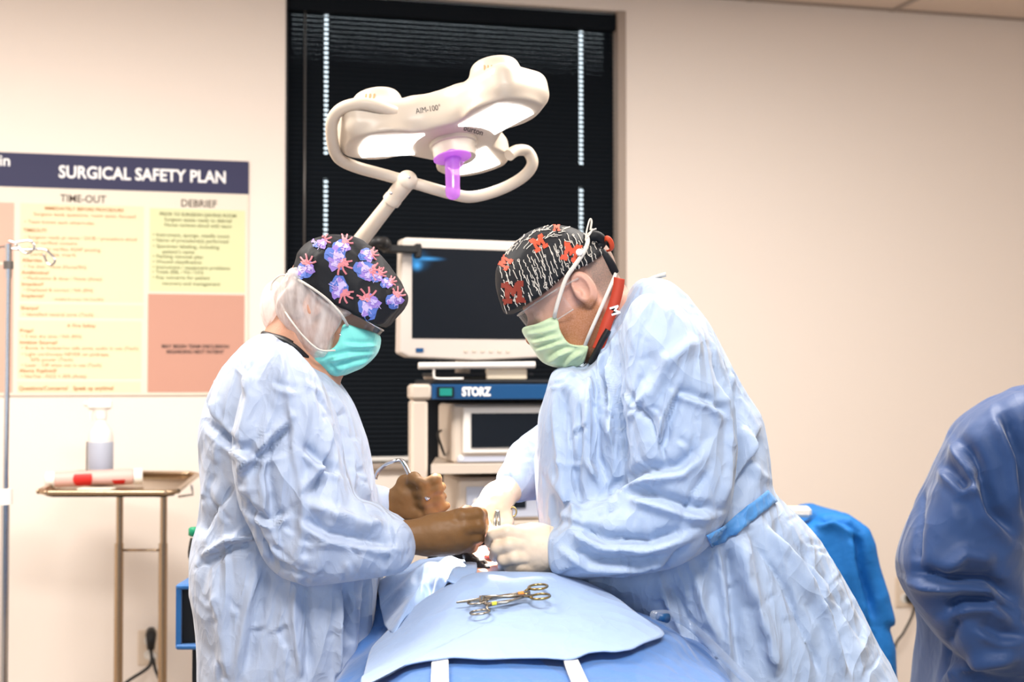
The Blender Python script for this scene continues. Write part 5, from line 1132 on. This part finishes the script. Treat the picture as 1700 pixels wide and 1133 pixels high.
strap([(921, 529, MY-.066), (922, 518, ym), (930, 490, ym-.008), (940, 462, ym-.012), (955, 440, ym-.012), (970, 418, ym-.01), (976, 400, ym), (974, 390, MY-.05)], .0036, parent=man)
strap([(970, 577, MY-.066), (980, 552, ym), (995, 518, ym), (1008, 488, ym+.01), (1018, 465, MY-.05), (1024, 450, MY-.03)], .0036, parent=man)
for pts in ([(972, 400, MY-.08), (974, 384, MY-.08), (979, 365, MY-.075), (982, 368, MY-.075), (980, 382, MY-.08)], [(975, 390, MY-.08), (983, 383, MY-.08), (990, 380, MY-.08)], [(974, 396, MY-.085), (980, 388, MY-.085), (984, 380, MY-.085)]): strap(pts, .0022, parent=man)
mb = MB(); mb.sphere(W(962, 419, ym-.016), .0065, 16, 10, (1, .5, 1)); mb.build('cap_button', M['white'], man, True)
eyeglasses(hcm, Rm, man, 1.02, M['clearf'], -78, 78, -.0)
# lanyard round the neck
LPS = [(1028, 462), (1026, 480), (1018, 510), (1008, 535), (1000, 560), (992, 580)]
P = []
for i, (a, b_) in enumerate(cr([(a, b_, 0) for a, b_ in LPS], 5) and [q[:2] for q in cr([(a, b_, 0) for a, b_ in LPS], 5)]):
    for s_ in (-1, 1): P.append(W(a+s_*9, b_+s_*2, MY-.076))
mb = MB(); n2 = len(P)//2; mb.add(P, [(2*i, 2*i+1, 2*i+3, 2*i+2) for i in range(n2-1)]); o = mb.build('lanyard', M['lany'], man, True); md = o.modifiers.new('s', 'SOLIDIFY'); md.thickness = .002
t = MB(); o_ = W(1012, 510, MY-.0785); sc_ = MY/F; t.text('M', [[.3, .95, 0, o_[0]], [0, 0, 1, o_[1]], [-.95, .3, 0, o_[2]], [0, 0, 0, 1]], size=20*sc_, bold=.03); t.build('lanyard_lettering', M['textw'], o)
mb = MB(); mb.tube(cr([W(1010, 548, MY-.08), W(1000, 565, MY-.078), W(990, 585, MY-.074), W(982, 600, MY-.06)]), .006, 8, flat=2); mb.build('lanyard_cord', M['black'], man, True)
# gloves: near hand
m_near = [dict(p=[(930, 914, 2.495, 32), (905, 913, 2.495, 38), (878, 912, 2.495, 38)], s=.01), dict(p=[(884, 898, 2.495, 25), (876, 914, 2.495, 31), (882, 930, 2.495, 25)], k=.02),
          dict(p=[(872, 892, 2.475, 17), (843, 884, 2.465, 13), (821, 887, 2.475, 12.5), (815, 899, 2.50, 11), (834, 904, 2.53, 9)], k=.006, s=.003), dict(p=[(870, 908, 2.47, 16), (846, 906, 2.455, 12.5), (826, 910, 2.465, 12), (823, 922, 2.50, 11), (840, 926, 2.53, 9)], k=.003, s=.003),
          dict(p=[(874, 925, 2.47, 15), (854, 925, 2.455, 12.5), (838, 929, 2.465, 11.5), (837, 940, 2.50, 10.5), (848, 944, 2.53, 9)], k=.003, s=.003), dict(p=[(878, 940, 2.475, 14), (862, 941, 2.465, 11.5), (849, 945, 2.475, 10.5), (850, 953, 2.505, 9.5)], k=.003, s=.003), dict(p=[(868, 884, 2.52, 14), (842, 890, 2.545, 12), (818, 908, 2.55, 10)], k=.006)]
handobj('near_glove', m_near, HF, M['gwhite'], man)
mb = MB(); mb.tube([W(914, 913, 2.495), W(910, 913, 2.495), W(899, 912.5, 2.495), W(895, 912.5, 2.495)], [.0405, .0425, .0425, .0405], 30); mb.build('cuff_roll', M['gwhite'], man, True)
m_far = [dict(p=[(856, 802, 2.735, 21), (845, 812, 2.72, 22), (830, 826, 2.70, 25)], s=.01), dict(p=[(822, 830, 2.70, 24), (818, 845, 2.69, 25), (820, 858, 2.685, 22)], k=.02),
         dict(p=[(805, 846, 2.69, 12), (800, 864, 2.67, 10), (806, 882, 2.66, 9), (812, 897, 2.65, 8)], k=.008), dict(p=[(816, 858, 2.685, 12), (812, 876, 2.66, 10.5), (818, 892, 2.65, 9), (822, 904, 2.64, 8)], k=.005), dict(p=[(830, 858, 2.685, 12), (830, 874, 2.66, 10.5), (830, 890, 2.65, 9), (829, 900, 2.64, 8)], k=.005), dict(p=[(840, 850, 2.69, 11), (843, 866, 2.67, 9.5), (841, 880, 2.66, 8)], k=.005), dict(p=[(804, 838, 2.69, 13), (793, 846, 2.66, 10), (800, 862, 2.645, 9), (810, 878, 2.64, 8)], k=.008)]
handobj('far_glove', m_far, HF, M['gwhite'], man)
mb = MB(); mb.tube([W(860, 800, 2.738), W(852, 806, 2.728)], [.027, .0275], 26); mb.build('cuff_knit', M['knit'], man, True)
shoes(man, feetx, MY, -1)

# ---------------------------------------------------------------- third person at the right edge
TY = 3.05
tp = thing('person', (W(1760, 900, TY)[0], TY, 0), 'person in dark blue gown cut off at the right edge, arm bent', 'person')
torso = [(1720, 640), (1690, 652), (1655, 668), (1610, 702), (1590, 740), (1560, 800), (1535, 860), (1530, 960), (1545, 1050), (1535, 1140), (1530, 1420), (1950, 1420), (1945, 1100), (1940, 900), (1935, 760), (1880, 680), (1810, 640)]
slv = [(1700, 655), (1655, 666), (1605, 702), (1578, 742), (1552, 800), (1518, 862), (1497, 922), (1500, 962), (1528, 1015), (1580, 1080), (1650, 1115), (1740, 1110), (1760, 1040), (1700, 1000), (1690, 930), (1705, 840), (1720, 740)]
fl = [([(1580, 722), (1620, 780), (1640, 850), (1690, 900)], 13, 16, 's'), ([(1500, 955), (1560, 965), (1640, 970), (1700, 1010)], 13, 20, 's'), ([(1535, 790), (1522, 880), (1520, 950)], 10, 10, 'v'), ([(1560, 770), (1600, 810), (1620, 800)], 12, 10, 's'), ([(1570, 1020), (1600, 1000), (1650, 1000), (1690, 1030)], 13, 14, 's'), ([(1600, 1010), (1570, 1080), (1560, 1133)], 12, 10, 'v'), ([(1655, 680), (1690, 760), (1700, 860)], 13, 14, 's'), ([(1560, 960), (1600, 920), (1660, 930)], 12, 10, 'r'), ([(1620, 1040), (1660, 1060), (1700, 1060)], 11, 9, 's'), ([(1560, 1133), (1620, 1100), (1700, 1090)], 11, 10, 'r')]
gg, Vt, Qt = gown('gown', torso, TY+.05, .21, .13, [(slv, TY-.12, .095, .07)], [], .0065, M['gownd'], tp, fl, (.72, 1.5, TY-.3, TY+.35, .4, 1.5), .004, 7, 8.8, .008)
hct = W(1850, 520, TY); Rt = headR((-.2, .95, -.1))
g = G(axisc(.8, 1.5, .014, (hct[0]-.12, hct[0]+.12), .006), axisc(TY-.2, TY+.25, .014, (TY-.12, TY+.12), .006), axisc(.08, 1.75, .02, (hct[2]-.16, hct[2]+.15), .006))
sh = W(1800, 740, TY+.05); hip = W(1760, 1000, TY+.05); hip[2] = .92
f = standing_body(hct, headR((-.9, .3, -.1)), g, sh, hip, np.array([hip[0], TY, 0.]), .16, [arm_pts([(1680, 740, TY-.1, 42), (1600, 930, TY-.1, 34), (1740, 1060, TY-.12, 26)])], 1.0, W(1830, 660, TY+.03))
V, Q = snet(f, g); meshobj('body', V, Q, M['skinw'], tp)
g = G(np.arange(hct[0]-.14, hct[0]+.14, .006), np.arange(TY-.14, TY+.14, .006), np.arange(hct[2]-.02, hct[2]+.17, .006)); f = smax(g.ell(hct+np.array([0, 0, .025]), (.108, .108, .105)), -(g.Z-hct[2]), .01)
V, Q = snet(f, g); meshobj('scrub_cap', V, Q, M['gownd'], tp); shoes(tp, hip[0], TY, -1)

# ================================================================== INSTRUMENTS
def onsheet(px, py, lift=.024): return hit_drape(px, py, lift)
def ringh(mb, c, e1, e2, ra, rb, r): mb.tube([c+e1*ra*math.cos(a)+e2*rb*math.sin(a) for a in np.linspace(0, 2*math.pi, 28, endpoint=False)], r, 8, closed=True)
# needle holder, rings at right
nh = thing('needle_holder', onsheet(850, 990, .018), 'gold ringed needle holder lying across pale sheet, tip to the left', 'clamp')
tip = onsheet(758, 1001, .026); piv = onsheet(800, 996, .027); e1_ = onsheet(880, 984, .03); 
mb = MB(); mb.tube([tip, (tip+piv)/2, piv, piv+(e1_-piv)*.3], [.0016, .0026, .0042, .004], 10, flat=.8); mb.build('jaws', M['tool'], nh, True, 40)
mb = MB(); mb.tube([piv, e1_], .0034, 10); mb.tube([piv+np.array([0, 0, .004]), onsheet(884, 990, .028)], .003, 10); mb.build('shank', M['tool'], nh, True)
mb = MB(); mb.lathe(piv-np.array([0, 0, .005]), [(0, .0045), (.011, .0045)], (0, 0, 1), 14); mb.build('pivot', M['tool'], nh, True, 40)
dirx = (e1_-piv)/np.linalg.norm(e1_-piv); perp = np.array([-dirx[1], dirx[0], 0])
for (px, py) in ((893, 975), (897, 991)):
    c = onsheet(px, py, .028); mb = MB(); ringh(mb, c, dirx, perp, .0155, .024, .0021); mb.tube([e1_-dirx*.01, c-dirx*.014], .003, 8); mb.build('ring_handle', M['gold'], nh, True)
mb = MB(); a = piv+(e1_-piv)*.75; mb.tube([a, a+dirx*.009], .0039, 12); mb.build('marker_band', M['orange'], nh, True, 40)
# scissors, rings at left
sc_ = thing('scissors', onsheet(840, 1000, .018), 'slim steel scissors crossing under the needle holder, rings towards the left', 'scissors')
c1 = onsheet(797, 1017, .022); c2 = onsheet(793, 1000, .024); pv = onsheet(808, 1006, .024); tp_ = onsheet(878, 990, .026)
mb = MB(); mb.tube([pv, onsheet(840, 1000, .024), tp_], [.0026, .003, .0012], 10); mb.tube([onsheet(803, 1003, .026), onsheet(840, 1001, .027), tp_+np.array([0, 0, .002])], [.0024, .0028, .0012], 10); mb.build('blade', M['tool'], sc_, True)
for c, q in ((c1, pv), (c2, onsheet(806, 1003, .026))):
    mb = MB(); ringh(mb, c, dirx, perp, .0155, .017, .002); mb.tube([c+dirx*.013+perp*.006, q], .0022, 8); mb.build('ring_handle', M['tool'], sc_, True)
mb = MB(); a = onsheet(817, 1003, .029); mb.tube([a, a+dirx*.007], .0032, 12); mb.build('marker_band', M['yellow'], sc_, True, 40)
# retractor in the far brown glove
mb = MB(); pts = [(623, 796, 2.70), (628, 783, 2.70), (640, 772, 2.70), (655, 766, 2.69), (666, 765, 2.69), (673, 774, 2.68), (681, 790, 2.67), (690, 803, 2.66), (700, 815, 2.65), (712, 830, 2.64)]
mb.tube(cr([W(*p) for p in pts]), .0038, 10, flat=1.6); rebase(tag(mb.build('retractor', M['chrome'], None, True), 'curved polished retractor held in the raised brown glove', 'retractor'))
fo = thing('forceps', W(826, 890, 2.655), 'steel forceps gripped upright in the white glove over wound', 'forceps')
for d in (-3, 3):
    mb = MB(); mb.tube(cr([W(824+d*.3, 915, 2.60), W(824+d, 890, 2.625), W(824+d*1.2, 868, 2.648), W(826, 848, 2.655)]), .0022, 8, flat=1.8); mb.build('arm', M['tool'], fo, True)
mb = MB(); ringh(mb, W(852, 850, 2.68), np.array([1., 0, 0]), np.array([0, .3, .95]), .006, .009, .0016); mb.tube([W(848, 852, 2.68), W(836, 860, 2.675)], .002, 8); rebase(tag(mb.build('suture_clamp', M['gold'], None, True), 'small gold ring handle peeking behind the white glove', 'clamp'))
# clear suction tube by the sheet's right edge
mb = MB(); mb.tube(cr([onsheet(1085, 1022, .03), onsheet(1110, 1022, .035), onsheet(1140, 1035, .03), onsheet(1175, 1065, .03), onsheet(1215, 1105, .03), onsheet(1260, 1150, .03)]), .0075, 12)
st = thing('suction_tube', onsheet(1110, 1040, .01), 'clear plastic tubing running down drape beside right surgeon', 'tube'); mb.build('tube', M['film'], st, True)
mb = MB(); mb.tube([onsheet(1092, 1024, .03), onsheet(1108, 1027, .032)], [.006, .008], 12); mb.build('connector', M['cartb'], st, True)

# ================================================================== DRAPED BACK TABLE (behind the right surgeon)
Y = 3.9; bt = thing('back_table', (W(1400, 900, Y)[0], Y+.1, 0), 'small table under bright blue cover behind the right surgeon', 'table')
pts = [(1250, 868), (1330, 866), (1345, 848), (1365, 846), (1395, 852), (1420, 868), (1430, 895), (1445, 950), (1462, 1022), (1450, 1024), (1462, 1060), (1470, 1180), (1240, 1180)]
P2 = np.array(w2(pts, Y)); g = G(np.arange(P2[:, 0].min()-.03, P2[:, 0].max()+.03, .008), np.arange(Y-.25, Y+.3, .008), np.arange(P2[:, 1].min()-.03, P2[:, 1].max()+.03, .008))
f = g.poly(P2, Y, .18, .03); V, Q = snet(f, g); V = relax(V, Q, 2); N = vnorm(V, Q); V = crumple(V, N, .007, 6, 4.2, (1, 1, .3)); N = vnorm(V, Q); V = strokes(V, N, [([(1415, 870), (1425, 950), (1450, 1040)], 8, 16, 's'), ([(1345, 872), (1385, 862), (1425, 885)], 7, 10, 's')]); meshobj('cover', V, Q, mat('cover_bright_blue', '0f6ab4', .7, bump=.002, bscale=40), bt)
mb = MB(); zb = W(1400, 1178, Y)[2]
for dx in (-.13, .17): 
    for dy in (-.12, .12): mb = MB(); mb.tube([(W(1360, 900, Y)[0]+dx, Y+dy, .0), (W(1360, 900, Y)[0]+dx, Y+dy, zb+.05)], .014, 10); mb.build('leg', M['steel'], bt, True)
mb = MB(); q = W(1330, 857, 3.75); mb.box(W(1322, 850, 3.8), (.075, .05, .028), bev=.008); rebase(tag(mb.build('sterile_packet', M['gauze']), 'cream packet resting at the edge of bright blue covered table', 'packet'))
